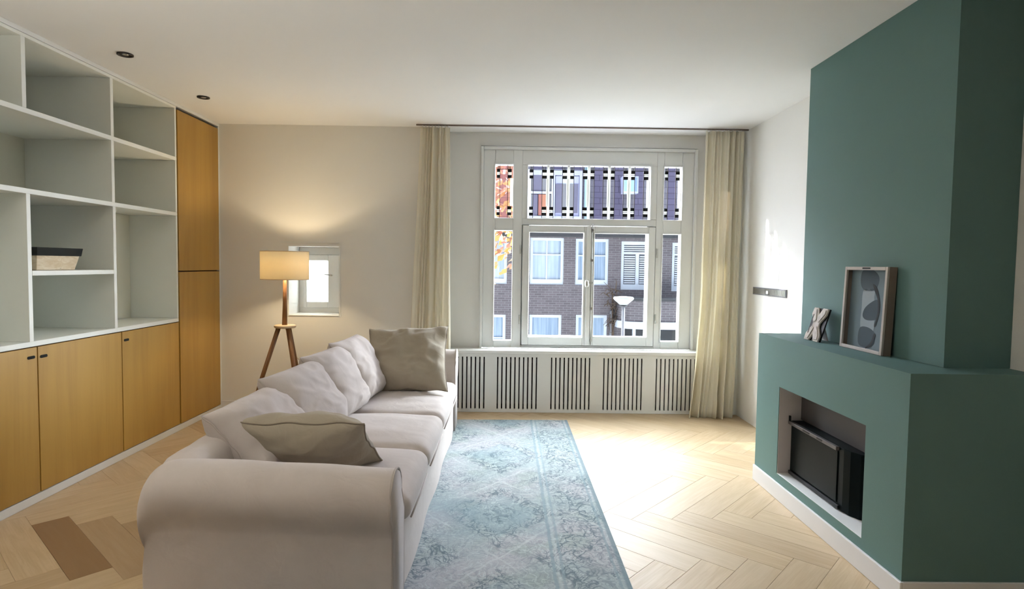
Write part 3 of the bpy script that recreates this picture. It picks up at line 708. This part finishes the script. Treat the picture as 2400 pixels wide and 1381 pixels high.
# ------------------------------------------------------------------ rug
def rug():
    bm = bmesh.new(); nx, ny = 60, 120; x0, x1, y0, y1 = -1.12, .583, 1.35, 5.50; G = []
    for j in range(ny+1):
        row = []
        for i in range(nx+1):
            u, v = i/nx, j/ny; x = x0+(x1-x0)*u; y = y0+(y1-y0)*v
            if j == ny: y += .006*noise.noise(Vector((x*9, 0, 3))) + .028*(u-.62)*1.2
            elif v > .9: y += .028*(u-.62)*1.2*(v-.9)*10
            row.append(bm.verts.new((x, y, .0085)))
        G.append(row)
    for j in range(ny):
        for i in range(nx): bm.faces.new((G[j][i], G[j][i+1], G[j+1][i+1], G[j+1][i]))
    r = bmesh.ops.extrude_face_region(bm, geom=bm.faces[:]); vs = [g for g in r['geom'] if isinstance(g, bmesh.types.BMVert)]
    for v in vs: v.co.z = .0015
    bmesh.ops.recalc_face_normals(bm, faces=bm.faces)
    o = obj('rug', bm, 'rug', origin=(0, 0, 0)); tag(o, 'large distressed teal and grey patterned rug on the herringbone floor', 'rug')
rug()

# ------------------------------------------------------------------ soft shapes
def softbox(x0, x1, y0, y1, z0, z1, r, dome=0, n=18, nz=8, seed=0, wr=.004, edge_sag=0):
    bm = bmesh.new(); c = Vector(((x0+x1)/2, (y0+y1)/2, (z0+z1)/2)); h = Vector(((x1-x0)/2, (y1-y0)/2, (z1-z0)/2)); r = min(r, h.x, h.y, h.z)
    def face(ax, sg, nu, nv):
        a, b = [(1, 2), (2, 0), (0, 1)][ax]; G = []
        for i in range(nu+1):
            row = []
            for j in range(nv+1):
                p = Vector((0, 0, 0)); p[ax] = sg
                # concentrate the samples at the rounded rims
                f = lambda q: math.copysign(abs(q)**.62, q)
                p[a] = f(-1+2*i/nu); p[b] = f(-1+2*j/nv); row.append(p)
            G.append(row)
        for i in range(nu):
            for j in range(nv):
                q = [G[i][j], G[i+1][j], G[i+1][j+1], G[i][j+1]]
                if sg < 0: q = q[::-1]
                bm.faces.new([bm.verts.new(p) for p in q])
    face(0, 1, n, nz); face(0, -1, n, nz); face(1, 1, nz, n); face(1, -1, nz, n); face(2, 1, n, n); face(2, -1, n, n)
    bmesh.ops.remove_doubles(bm, verts=bm.verts, dist=1e-4)
    for v in bm.verts:
        q = v.co.copy(); p = Vector((q.x*h.x, q.y*h.y, q.z*h.z)); inn = Vector([max(-(h[k]-r), min(h[k]-r, p[k])) for k in range(3)])
        d = p-inn
        if d.length > 1e-9: d = d.normalized()*r
        w = inn+d
        k = max(0, (1-q.x*q.x)*(1-q.y*q.y))
        if q.z > 0: w.z += dome*k**.7*q.z
        nn = noise.noise(Vector((w.x*5+seed*3.1, w.y*5, w.z*5+seed))); n2 = noise.noise(Vector((w.x*2.5+seed*3.1, w.y*14, seed)))
        w += Vector((0, 0, 1))*wr*(nn*1.5+n2)*(1 if q.z > 0 else 0)
        w.y += wr*.6*nn
        v.co = c+w
    bmesh.ops.recalc_face_normals(bm, faces=bm.faces)
    return bm
def sub(o, l=1):
    m = o.modifiers.new('smooth', 'SUBSURF'); m.levels = l; m.render_levels = l; return o
def pillow(w, h, th, seed, pinch=.07, power=3.0, wr=.010, N=44, full=.55):
    """cushion in local coords: x width, z height (0..h), y thickness. returns bm, seam points"""
    bm = bmesh.new(); S = Vector((seed*7.3, seed*3.7, seed*1.9))
    def P(u, v, sg):
        fx = 1-pinch*(1-v*v)**1.0*abs(u)**2 + .025*abs(u*v)**3; fz = 1-pinch*(1-u*u)*abs(v)**2 + .025*abs(u*v)**3
        x = u*w/2*fx; z = h/2+v*h/2*fz
        e = max(0, (1-abs(u)**power)*(1-abs(v)**power))**full
        y = sg*th/2*e
        # creases running in from the corners and edges
        rad = max(abs(u), abs(v)); ang = math.atan2(v, u)
        cr = math.sin(ang*9+seed*2.1+2.2*noise.noise(Vector((u*1.5, v*1.5, seed))))
        lar = noise.noise(Vector((u*1.7, v*1.7, sg*2.0))+S); rid = 1-abs(noise.noise(Vector((u*1.6+lar, v*2.6-lar, sg*3.0))+S))*2
        y += sg*wr*(cr*.5*rad**2*(1-rad**8) + 1.6*lar*e + 1.2*max(0, rid-.45)*e)
        y += .35*wr*noise.noise(Vector((u*3, v*3, 9))+S)*3*(rad**4)
        # heavier at the bottom
        y *= 1+.12*(-v)*(1-abs(v))
        return Vector((x, y, z))
    f = lambda q: math.copysign(1-(1-abs(q))**1.5, q)
    for sg in (1, -1):
        G = [[bm.verts.new(P(f(-1+2*i/N), f(-1+2*j/N), sg)) for j in range(N+1)] for i in range(N+1)]
        for i in range(N):
            for j in range(N):
                q = (G[i][j], G[i+1][j], G[i+1][j+1], G[i][j+1]); bm.faces.new(q if sg < 0 else q[::-1])
    seam = []
    for k in range(4*30):
        s, q = divmod(k, 30); a = -1+2*q/30
        u, v = [(a, -1), (1, a), (-a, 1), (-1, -a)][s]; p = P(u, v, 1); p2 = P(u, v, -1); seam.append((p+p2)/2)
    bmesh.ops.remove_doubles(bm, verts=bm.verts, dist=.0015)
    return bm, seam
def place_pillow(nm, par, mats, w, h, th, seed, Mx, seam_r=.0045, **k):
    bm, seam = pillow(w, h, th, seed, **k)
    bmesh.ops.transform(bm, matrix=Mx, verts=bm.verts); o = sub(obj(nm, bm, mats[0], par, smooth=True))
    b2 = bmesh.new(); tube(b2, [Mx @ p for p in seam], seam_r, 6, closed=True)
    s = obj('piping', b2, mats[1], o if par is not None else o, smooth=True)
    return o
def frame(origin, right, up):
    r = Vector(right).normalized(); u = Vector(up).normalized(); f = u.cross(r).normalized(); u = r.cross(f).normalized()
    Mx = Matrix((( r.x, f.x, u.x, origin[0]), (r.y, f.y, u.y, origin[1]), (r.z, f.z, u.z, origin[2]), (0, 0, 0, 1))); return Mx

# ------------------------------------------------------------------ sofa
SX0, SX1 = -1.40, -.435; SY0, SY1 = 2.22, 5.42
sofa = thing('sofa', 'long light grey slipcovered sofa with rolled arms facing the fireplace', 'sofa', ((SX0+SX1)/2, (SY0+SY1)/2, .010))
def arm(y_out, y_in, zr, rr, drop_front, flip):
    """rolled arm swept along X; profile in (d, z): d = distance from the outer face inward"""
    W_ = abs(y_in-y_out); sgn = 1 if y_in > y_out else -1; zc = zr-rr; prof = []
    prof += [(.060, .010), (.055, .12), (.054, .24), (.056, zc-rr*1.25), (.046, zc-rr*.95), (.020, zc-rr*.6)]
    for k in range(15):
        a = math.radians(200-k*14.5); prof.append((rr+rr*math.cos(a), zc+rr*math.sin(a)))
    prof += [(W_, zc-.10), (W_, .010)]
    bm = bmesh.new(); rings = []; xs = []
    R_ = .11
    for k in range(8): a = math.radians(90*k/7); xs.append((SX0+R_-R_*math.cos(a), R_-R_*math.sin(a)))
    for k in range(1, 26): xs.append((SX0+R_+(SX1+.01-.02-SX0-R_)*k/25, 0))
    xs += [(SX1+.002, .004), (SX1+.010, .014)]
    for x, ins in xs:
        tx = (x-SX0)/(SX1-SX0); ring = []
        for d, z in prof:
            m_ = rr if d < 2*rr else rr; topw = max(0, min(1, (z-.30)/.12))
            dd = d+(rr-d)*ins*topw*(2.2 if x < SX0+.2 else 1.6); zz = z-(ins*.9 if x < SX0+.2 else ins*.5)*topw
            zz -= drop_front*topw*max(0, tx-.1)**1.3
            zz += .004*noise.noise(Vector((x*5, d*7, z*5)))*topw; dd += .006*noise.noise(Vector((x*4, d*3+9, z*4)))
            ring.append(bm.verts.new((x, y_out+sgn*dd, zz)))
        rings.append(ring)
    n = len(prof)
    for i in range(len(rings)-1):
        for k in range(n): bm.faces.new((rings[i][k], rings[i][(k+1) % n], rings[i+1][(k+1) % n], rings[i+1][k]))
    bm.faces.new(rings[0]); bm.faces.new(rings[-1])
    bmesh.ops.recalc_face_normals(bm, faces=bm.faces)
    o = obj('arm', bm, 'sofa', sofa, smooth=True)
    b2 = bmesh.new(); tube(b2, [v for v in [(xs[-2][0]+.004, y_out+sgn*d, z-drop_front*max(0, min(1, (z-.30)/.12))*.87) for d, z in prof]], .0055, 6); obj('piping', b2, 'sofa_seam', o, smooth=True)
    return o
arm(2.235, 2.53, .655, .118, .035, False)
arm(5.40, 5.10, .700, .125, .010, True)
# back frame with rounded top
bm = softbox(-1.41, -1.20, 2.36, 5.30, .02, .655, .09, 0, 26, 10, 3, .004); obj('back_frame', bm, 'sofa', sofa, smooth=True)
# base with skirt
bm = bmesh.new(); ny = 90; G = []
for j in range(ny+1):
    y = 2.44+(5.37-2.44)*j/ny; row = []
    for q, (x, z) in enumerate(((-1.20, .30), (SX1-.015, .305), (SX1-.004, .29), (SX1-.004, .16), (SX1+.004, .02))):
        wv = .006*noise.noise(Vector((y*3, z*3, 4)))*(1 if q > 1 else 0) + (.006*math.sin(y*7) if q == 4 else 0)
        row.append(bm.verts.new((x+wv, y, z)))
    row.append(bm.verts.new((-1.38, y, .02))); G.append(row)
for j in range(ny):
    for k in range(6): bm.faces.new((G[j][k], G[j][(k+1) % 6], G[j+1][(k+1) % 6], G[j+1][k]))
bm.faces.new(G[0]); bm.faces.new(G[-1]); bmesh.ops.recalc_face_normals(bm, faces=bm.faces)
obj('skirted_base', bm, 'sofa', sofa, smooth=False)
# seat cushions
for i, (a, b) in enumerate(((2.56, 3.235), (3.24, 3.99), (3.995, 5.11))):
    bm = softbox(-1.22, -.405, a, b, .300, .435, .062, .045, 26, 10, i+1, .005)
    c = obj('seat_cushion', bm, 'sofa', sofa, smooth=True); sub(c)
    b2 = bmesh.new(); tube(b2, [(-.409, a+.06, .318), (-.407, (a+b)/2, .314), (-.409, b-.06, .318)], .0045, 6); obj('piping', b2, 'sofa_seam', c, smooth=True)
# back cushions (right vector along -Y so that the thick side faces +X)
BCU = [(2.95, .60, -1.33, .755, 11, .00), (3.44, .60, -1.275, .82, 12, .05), (3.93, .58, -1.23, .855, 13, .05), (4.38, .54, -1.195, .88, 14, .05)]
for i, (yc, w_, xt, zt_, sd, yw_) in enumerate(BCU):
    xb = -1.04+.02*i; zb2 = .455
    up = Vector((xt+.02-xb, 0.06, zt_-zb2)); Mx = frame((xb, yc-.03, zb2), (0.04+yw_, 1, .0), up)
    place_pillow('back_cushion', sofa, ('sofa', 'sofa_seam'), w_, up.length, .25, sd, Mx, pinch=.02, power=3.6, wr=.014, full=.46)

# throw cushions
tp = thing('throw_cushion', 'square taupe throw cushion propped upright against the far sofa arm', 'cushion', (-.76, 4.6, .47), 'taupe throw cushions on the sofa')
place_pillow('cover', tp, ('throw', 'throw_seam'), .62, .57, .21, 21, frame((-.75, 4.50, .475), (1, .05, .035), (.0, .36, .44)), pinch=.055, power=2.6, wr=.028)
tp = thing('throw_cushion', 'taupe throw cushion slumped against the near sofa arm', 'cushion', (-.9, 2.8, .47), 'taupe throw cushions on the sofa')
place_pillow('cover', tp, ('throw', 'throw_seam'), .62, .37, .23, 22, frame((-.915, 2.93, .475), (1, -.06, .02), (-.0, -.25, .23)), pinch=.06, power=2.6, wr=.016)

# ------------------------------------------------------------------ floor lamp
LXc, LYc = -1.948, 5.30
fl = thing('floor_lamp', 'wooden tripod floor lamp with glowing beige drum shade, by the small window', 'floor lamp', (LXc, LYc, 0))
bm = bmesh.new(); lathe(bm, [(.203, 0), (.203, .244), (.200, .244), (.200, 0)], (LXc, LYc, 1.291), 64, True); shd = obj('lamp_shade', bm, 'shade', fl)
bm = bmesh.new()
for z in (1.291, 1.535):
    bm = bmesh.new(); tube(bm, [(LXc+.2015*math.cos(a), LYc+.2015*math.sin(a), z) for a in [2*math.pi*k/64 for k in range(64)]], .0035, 6, closed=True); obj('shade_rim', bm, 'pale_wood', shd)
bm = bmesh.new()
for k in range(3): a = 2*math.pi*k/3; tube(bm, [(LXc, LYc, 1.42), (LXc+.2*math.cos(a), LYc+.2*math.sin(a), 1.525)], .002, 5)
obj('shade_spider', bm, 'metal', shd)
bm = bmesh.new(); tube(bm, [(LXc-.004, LYc, .885), (LXc, LYc, 1.10), (LXc, LYc, 1.33)], [.023, .018, .015], 14); obj('pole', bm, 'walnut', fl)
bm = bmesh.new(); lathe(bm, [(.002, 0), (.085, 0), (.092, .006), (.092, .020), (.085, .026), (.002, .026)], (LXc, LYc, .862), 32); obj('hub', bm, 'pale_wood', fl)
for ang in (196, 316, 76):
    a = math.radians(ang); dx, dy = math.cos(a), math.sin(a); bm = bmesh.new()
    tube(bm, [(LXc+dx*.055, LYc+dy*.055, .862), (LXc+dx*.20, LYc+dy*.20, .40), (LXc+dx*.32, LYc+dy*.32, .006)], [.021, .019, .012], 8); obj('leg', bm, 'walnut', fl)
bm = bmesh.new(); lathe(bm, [(.002, 0), (.018, .0), (.02, .05), (.002, .052)], (LXc, LYc, 1.33), 16); obj('socket', bm, 'black', fl)
bm = bmesh.new(); lathe(bm, [(.002, 0), (.014, .004), (.030, .04), (.030, .055), (.018, .078), (.002, .084)], (LXc, LYc, 1.382), 20); obj('bulb', bm, 'bulb', fl)
light('floor_lamp_bulb', 'POINT', (LXc, LYc, 1.425), LAMP_E, (1, .79, .50), shadow_soft_size=.035).data.use_shadow = True
bm = bmesh.new(); tube(bm, [(LXc, LYc, .86), (LXc+.02, LYc+.1, .72), (LXc-.005, LYc+.3, .55), (LXc+.01, YB-.05, .47)], .003, 6); obj('cord', bm, 'pale_wood', fl)
ws = thing('wall_socket', 'double wall socket with black plugs low on the wall behind the floor lamp', 'socket', (-1.95, YB-.01, .42))
obj('plate', B((-1.999, -1.90, YB-.010, YB-.001, .405, .50)), 'wall', ws, bevel=.002)
obj('plug', B((-1.99, -1.965, YB-.030, YB-.0102, .415, .44), (-1.945, -1.915, YB-.035, YB-.0102, .415, .44)), 'black', ws)
obj('plug', B((-1.99, -1.965, YB-.022, YB-.0102, .465, .49), (-1.945, -1.915, YB-.026, YB-.0102, .46, .492)), 'dark', ws)

# fill lamp added out of view to brighten the ceiling and shelves
UX, UY = -1.9, .9
ul = thing('fill_lamp', 'added fill lamp in the form of a slim dark floor lamp, outside the view', 'floor lamp', (UX, UY, 0))
bm = bmesh.new(); lathe(bm, [(.002, 0), (.14, 0), (.14, .015), (.02, .025), (.002, .026)], (UX, UY, .001), 32); obj('base', bm, 'dark', ul)
bm = bmesh.new(); tube(bm, [(UX, UY, .02), (UX, UY, 1.72)], .012, 10); obj('pole', bm, 'dark', ul)
bm = bmesh.new(); lathe(bm, [(.014, 0), (.08, .03), (.16, .12), (.154, .12), (.076, .036), (.014, .008)], (UX, UY, 1.72), 32, True); obj('bowl', bm, 'metal', ul)
bm = bmesh.new(); lathe(bm, [(.002, 0), (.025, .01), (.025, .04), (.002, .05)], (UX, UY, 1.735), 16); obj('bulb', bm, 'bulb', ul)
light('fill_lamp_bulb', 'POINT', (UX, UY, 1.768), FILL_E, (1, .95, .86), shadow_soft_size=.04)

# ================================================================== the street outside
GZ = -3.4; YFc = 18.0
struct('ground', B((-40, 40, YO+.02, 60, GZ-.2, GZ)), 'bounce_ground')
tag(obj('pavement', B((-30, 30, YFc-2.2, YFc-.01, GZ+.001, GZ+.12)), 'pave'), 'grey pavement strip in front of the brick house opposite', 'pavement')
h = thing('terraced_house', 'purple-grey brick terraced house with white windows across the street', 'house', (2.5, YFc+2, GZ))
def facade_windows():
    up = [(-.98, .02, .87, 2.27), (.709, 1.72, .87, 2.275), (2.077, 3.066, .87, 2.26), (3.448, 4.45, .75, 2.20), (4.98, 5.95, .72, 2.18)]
    lo = [(-1.0, .0, -1.45, -.05), (.718, 1.685, -1.45, -.04), (2.12, 3.06, -1.45, -.03)]
    return up, lo
up, lo = facade_windows()
def wall_with_holes(bm, x0, x1, z0, z1, holes, y0, y1):
    xs = sorted({x0, x1, *[q for h_ in holes for q in h_[:2]]}); zs = sorted({z0, z1, *[q for h_ in holes for q in h_[2:]]})
    for i in range(len(xs)-1):
        for j in range(len(zs)-1):
            cx, cz = (xs[i]+xs[i+1])/2, (zs[j]+zs[j+1])/2
            if not any(a < cx < b and c < cz < d for a, b, c, d in holes): bx(bm, xs[i], xs[i+1], y0, y1, zs[j], zs[j+1])
EXL, EXR = -7, 14
bm = bmesh.new(); wall_with_holes(bm, EXL, EXR, GZ, 2.36, up+lo+[(3.5, 6.9, -2.9, -.36)], YFc, YFc+.3); obj('wall', bm, 'brick', h)
obj('gable', B((EXL, EXR, YFc+.31, YFc+6, GZ, 2.30)), 'ext_dark', h)
def ext_window(r, style):
    a, b, c, d = r; y = YFc+.05; f = .085; base = .16 if c > 0 else .09
    bm = B((a, a+f, y, y+.1, c, d), (b-f, b, y, y+.1, c, d), (a+f, b-f, y, y+.1, c, c+base), (a+f, b-f, y, y+.1, d-f, d))
    w = obj('window', bm, 'ext_white', h)
    b2 = bmesh.new()
    if style == 'cross':
        z = d-(d-c)*.36; bx(b2, a+f, b-f, y+.02, y+.07, z-.018, z+.018); bx(b2, (a+b)/2-.018, (a+b)/2+.018, y+.022, y+.068, c+base, z-.018); bx(b2, (a+b)/2-.018, (a+b)/2+.018, y+.022, y+.068, z+.018, d-f)
        obj('pane', B((a+f, b-f, y+.075, y+.085, c+base, d-f)), 'ext_pane', w)
    elif style == 'low':
        z = c+(d-c)*.60-.15; bx(b2, a+f, b-f, y+.02, y+.07, z-.018, z+.018)
        obj('pane', B((a+f, b-f, y+.075, y+.085, c+base, d-f)), 'ext_pane', w)
    else:
        z = d-(d-c)*.24; bx(b2, a+f, b-f, y+.02, y+.07, z-.03, z+.03); bx(b2, (a+b)/2-.05, (a+b)/2+.05, y+.02, y+.07, c+base, z-.03)
        for k in range(4): bx(b2, a+f, b-f, y+.02, y+.06, z+.06+k*.062, z+.09+k*.062)
        for k in range(13):
            zz = c+base+.03+k*.066
            for q0, q1 in ((a+f+.02, (a+b)/2-.07), ((a+b)/2+.07, b-f-.02)): bx(b2, q0, q1, y+.02, y+.06, zz, zz+.034)
        obj('pane', B((a+f, b-f, y+.075, y+.085, c+base, d-f)), 'ext_grey', w)
    obj('glazing_bar', b2, 'ext_white', w)
for i, r in enumerate(up): ext_window(r, 'shutter' if i >= 3 else 'cross')
for r in lo: ext_window(r, 'low')
obj('gutter', B((EXL, EXR, YFc-.22, YFc-.001, 2.31, 2.42)), 'ext_dark', h); obj('cornice', B((EXL, EXR, YFc-.25, YFc-.001, 2.421, 2.50)), 'ext_grey', h)
# mansard roof of tiles (steep), red-tiled neighbour part on the left
bm = bmesh.new(); prism(bm, [(YFc-.15, 2.501), (YFc+1.0, 7.0), (YFc+6, 7.4), (YFc+6, 2.501)], 'x', 2.45, EXR); obj('slate_roof', bm, 'tile', h)
bm = bmesh.new(); prism(bm, [(YFc-.15, 2.501), (YFc+1.6, 6.6), (YFc+6, 7.2), (YFc+6, 2.501)], 'x', EXL, .50); obj('red_roof', bm, 'redtile', h)
bm = bmesh.new(); prism(bm, [(YFc+.0, 2.501), (YFc+.9, 6.8), (YFc+6, 7.2), (YFc+6, 2.501)], 'x', .502, 2.448); obj('lilac_roof', bm, 'tile', h)
# dormer with white frame, orange panel and panes
dz0, dz1, dy = 2.90, 4.10, YFc-.30
dm = obj('dormer', B((.60, 2.22, dy, YFc+.5, dz0-.28, dz0), (.60, .70, dy, YFc+.5, dz0, dz1), (2.12, 2.22, dy, YFc+.5, dz0, dz1), (.60, 2.22, dy, YFc+.5, dz1, dz1+.16), (1.30, 1.40, dy, dy+.1, dz0, dz1), (.70, 1.30, dy, dy+.1, 3.55, 3.62)), 'ext_white', h)
obj('panel', B((.92, 1.24, dy+.03, dy+.06, dz0+.02, 3.53)), 'ext_orange', dm); obj('pane', B((.70, .90, dy+.05, dy+.06, dz0, 3.53), (.72, 1.29, dy+.05, dy+.06, 3.64, dz1), (1.24, 1.29, dy+.05, dy+.06, dz0, 3.53)), 'ext_grey', dm)
obj('pane', B((1.42, 1.74, dy+.05, dy+.06, dz0+.1, dz1-.25), (1.80, 2.08, dy+.05, dy+.06, dz0+.1, dz1-.25)), 'ext_grey', dm); obj('sash', B((1.42, 2.11, dy+.07, dy+.09, dz0, dz1-.02)), 'ext_white', dm)
obj('downpipe', B((2.27, 2.40, YFc-.34, YFc-.22, 2.52, 4.4)), 'ext_pane2', h)
sk = obj('skylight', B((3.42, 3.88, YFc-.15, YFc+.5, 3.62, 4.12)), 'ext_white', h); obj('pane', B((3.46, 3.84, YFc-.165, YFc-.151, 3.67, 4.08)), 'ext_pane2', sk)
# rounded brick bay and porch at the right
bm = bmesh.new(); arc = [(3.30, YFc), (3.34, YFc-.45), (3.55, YFc-.78), (3.9, YFc-.9), (7.0, YFc-.9), (7.0, YFc)]
prism(bm, arc, 'z', -.14, .46); obj('balcony_wall', bm, 'brick', h)
bm = bmesh.new(); prism(bm, [(3.24, YFc), (3.28, YFc-.48), (3.51, YFc-.83), (3.88, YFc-.96), (7.05, YFc-.96), (7.05, YFc)], 'z', -.345, -.141); obj('balcony_band', bm, 'ext_white', h)
bm = bmesh.new(); prism(bm, [(3.26, YFc), (3.30, YFc-.47), (3.53, YFc-.81), (3.88, YFc-.94), (7.02, YFc-.94), (7.02, YFc)], 'z', .461, .53); obj('balcony_coping', bm, 'ext_dark', h)
obj('porch_recess', B((3.5, 6.9, YFc+.6, YFc+.7, -2.9, -.36)), 'ext_dark', h); obj('porch_post', B((3.72, 3.80, YFc-.6, YFc-.5, GZ, -.346)), 'ext_white', h); obj('porch_post', B((5.28, 5.36, YFc-.6, YFc-.5, GZ, -.346)), 'ext_white', h)
obj('porch_door', B((4.0, 4.75, YFc+.5, YFc+.58, GZ+.1, -.6)), 'walnut', h)
bm = bmesh.new(); tube(bm, [(3.20, YFc-.06, .22), (3.16, YFc-.08, .10), (3.16, YFc-.08, GZ)], .045, 8); obj('drainpipe', bm, 'ext_grey', h)
obj('wall_lamp', B((4.2, 4.27, YFc-.99, YFc-.97, -.30, -.24)), 'ext_white', h) if False else None
# shrub branches at the balcony
pl = thing('climbing_plant', 'dark twiggy climbing plant at the left corner of the brick balcony', 'plant', (3.2, YFc-.15, -.4))
r_ = random.Random(4); bm = bmesh.new()
for k in range(46):
    a = Vector((3.2+r_.gauss(0, .10), YFc-.12-r_.random()*.2, r_.uniform(-.3, .75))); b = a+Vector((r_.gauss(0, .22), -r_.random()*.15, r_.gauss(.05, .16)))
    tube(bm, [a, (a+b)/2+Vector((r_.gauss(0, .05), 0, r_.gauss(0, .05))), b], [.016, .012, .005], 5)
tube(bm, [(3.2, YFc-.15, GZ), (3.22, YFc-.12, -.6), (3.18, YFc-.14, .7)], [.05, .04, .02], 6)
obj('twigs', bm, 'bark', pl)
# street lamp
sl_ = thing('street_lamp', 'grey street lamp with shallow conical head in front of the house', 'street lamp', (2.565, 13, GZ))
bm = bmesh.new(); tube(bm, [(2.565, 13, GZ), (2.565, 13, -1.5), (2.56, 13, .60)], [.06, .045, .036], 12); obj('pole', bm, 'ext_pane2' if False else 'ext_grey', sl_)
bm = bmesh.new(); lathe(bm, [(.05, 0), (.09, .02), (.215, .13), (.225, .16), (.20, .185), (.05, .20)], (2.56, 13, .60), 24); obj('head', bm, 'lamp_grey', sl_)
bm = bmesh.new(); lathe(bm, [(.085, -.005), (.088, .012), (.02, .014)], (2.56, 13, .59), 20); obj('collar', bm, 'ext_dark', sl_)
# autumn tree
def tree(cx, cy, cz, R_, n, seed):
    r = random.Random(seed); tr = thing('tree', 'street tree with orange and yellow autumn leaves left of the window view', 'tree', (cx, cy, GZ))
    bm = bmesh.new(); tube(bm, [(cx, cy, GZ), (cx+.05, cy, -1.2), (cx, cy+.1, .8), (cx+.1, cy, cz)], [.16, .13, .11, .05], 10)
    for k in range(26):
        a = r.random()*6.28; e = r.uniform(-.2, 1.0); l = R_*r.uniform(.6, .95); s = Vector((cx, cy, r.uniform(.3, cz))); d = Vector((math.cos(a)*math.cos(e), math.sin(a)*math.cos(e), math.sin(e)*.8))
        tube(bm, [s, s+d*l*.5+Vector((0, 0, .1)), s+d*l], [.035, .02, .006], 5)
    obj('trunk', bm, 'bark', tr)
    bm = bmesh.new(); cl = bm.loops.layers.float_color.new('hue')
    cl_c = []
    for k in range(150):
        while True:
            p = Vector((r.uniform(-1, 1), r.uniform(-1, 1), r.uniform(-1, 1)))
            if .25 < p.length < 1: break
        cl_c.append((Vector((cx, cy, cz))+Vector((p.x*R_, p.y*R_, p.z*R_*.92)), r.random()))
    for k in range(n):
        c0, h0 = cl_c[r.randrange(len(cl_c))]; p = c0+Vector((r.gauss(0, .22), r.gauss(0, .22), r.gauss(0, .22)))
        if p.x > .32: continue
        nrm = Vector((r.gauss(0, 1), r.gauss(0, 1), r.gauss(0, 1))).normalized(); a = nrm.orthogonal().normalized(); b = nrm.cross(a); s = r.uniform(.05, .10)
        V_ = [bm.verts.new(p+q) for q in (a*-s, a*-.3*s+b*.55*s+nrm*.1*s, a*s, a*-.3*s-b*.55*s+nrm*.1*s)]
        f = bm.faces.new(V_); hue = min(1, max(0, h0*.5+.35*r.random()+.25*(p.z-.5)/3))
        for l in f.loops: l[cl] = (hue, 0, 0, 1)
    obj('foliage', bm, 'leaf', tr)['kind'] = 'stuff'
tree(-2.55, 10.6, 2.2, 2.75, 5000, 5)
for o in bpy.data.objects:
    if '_org' in o: del o['_org']
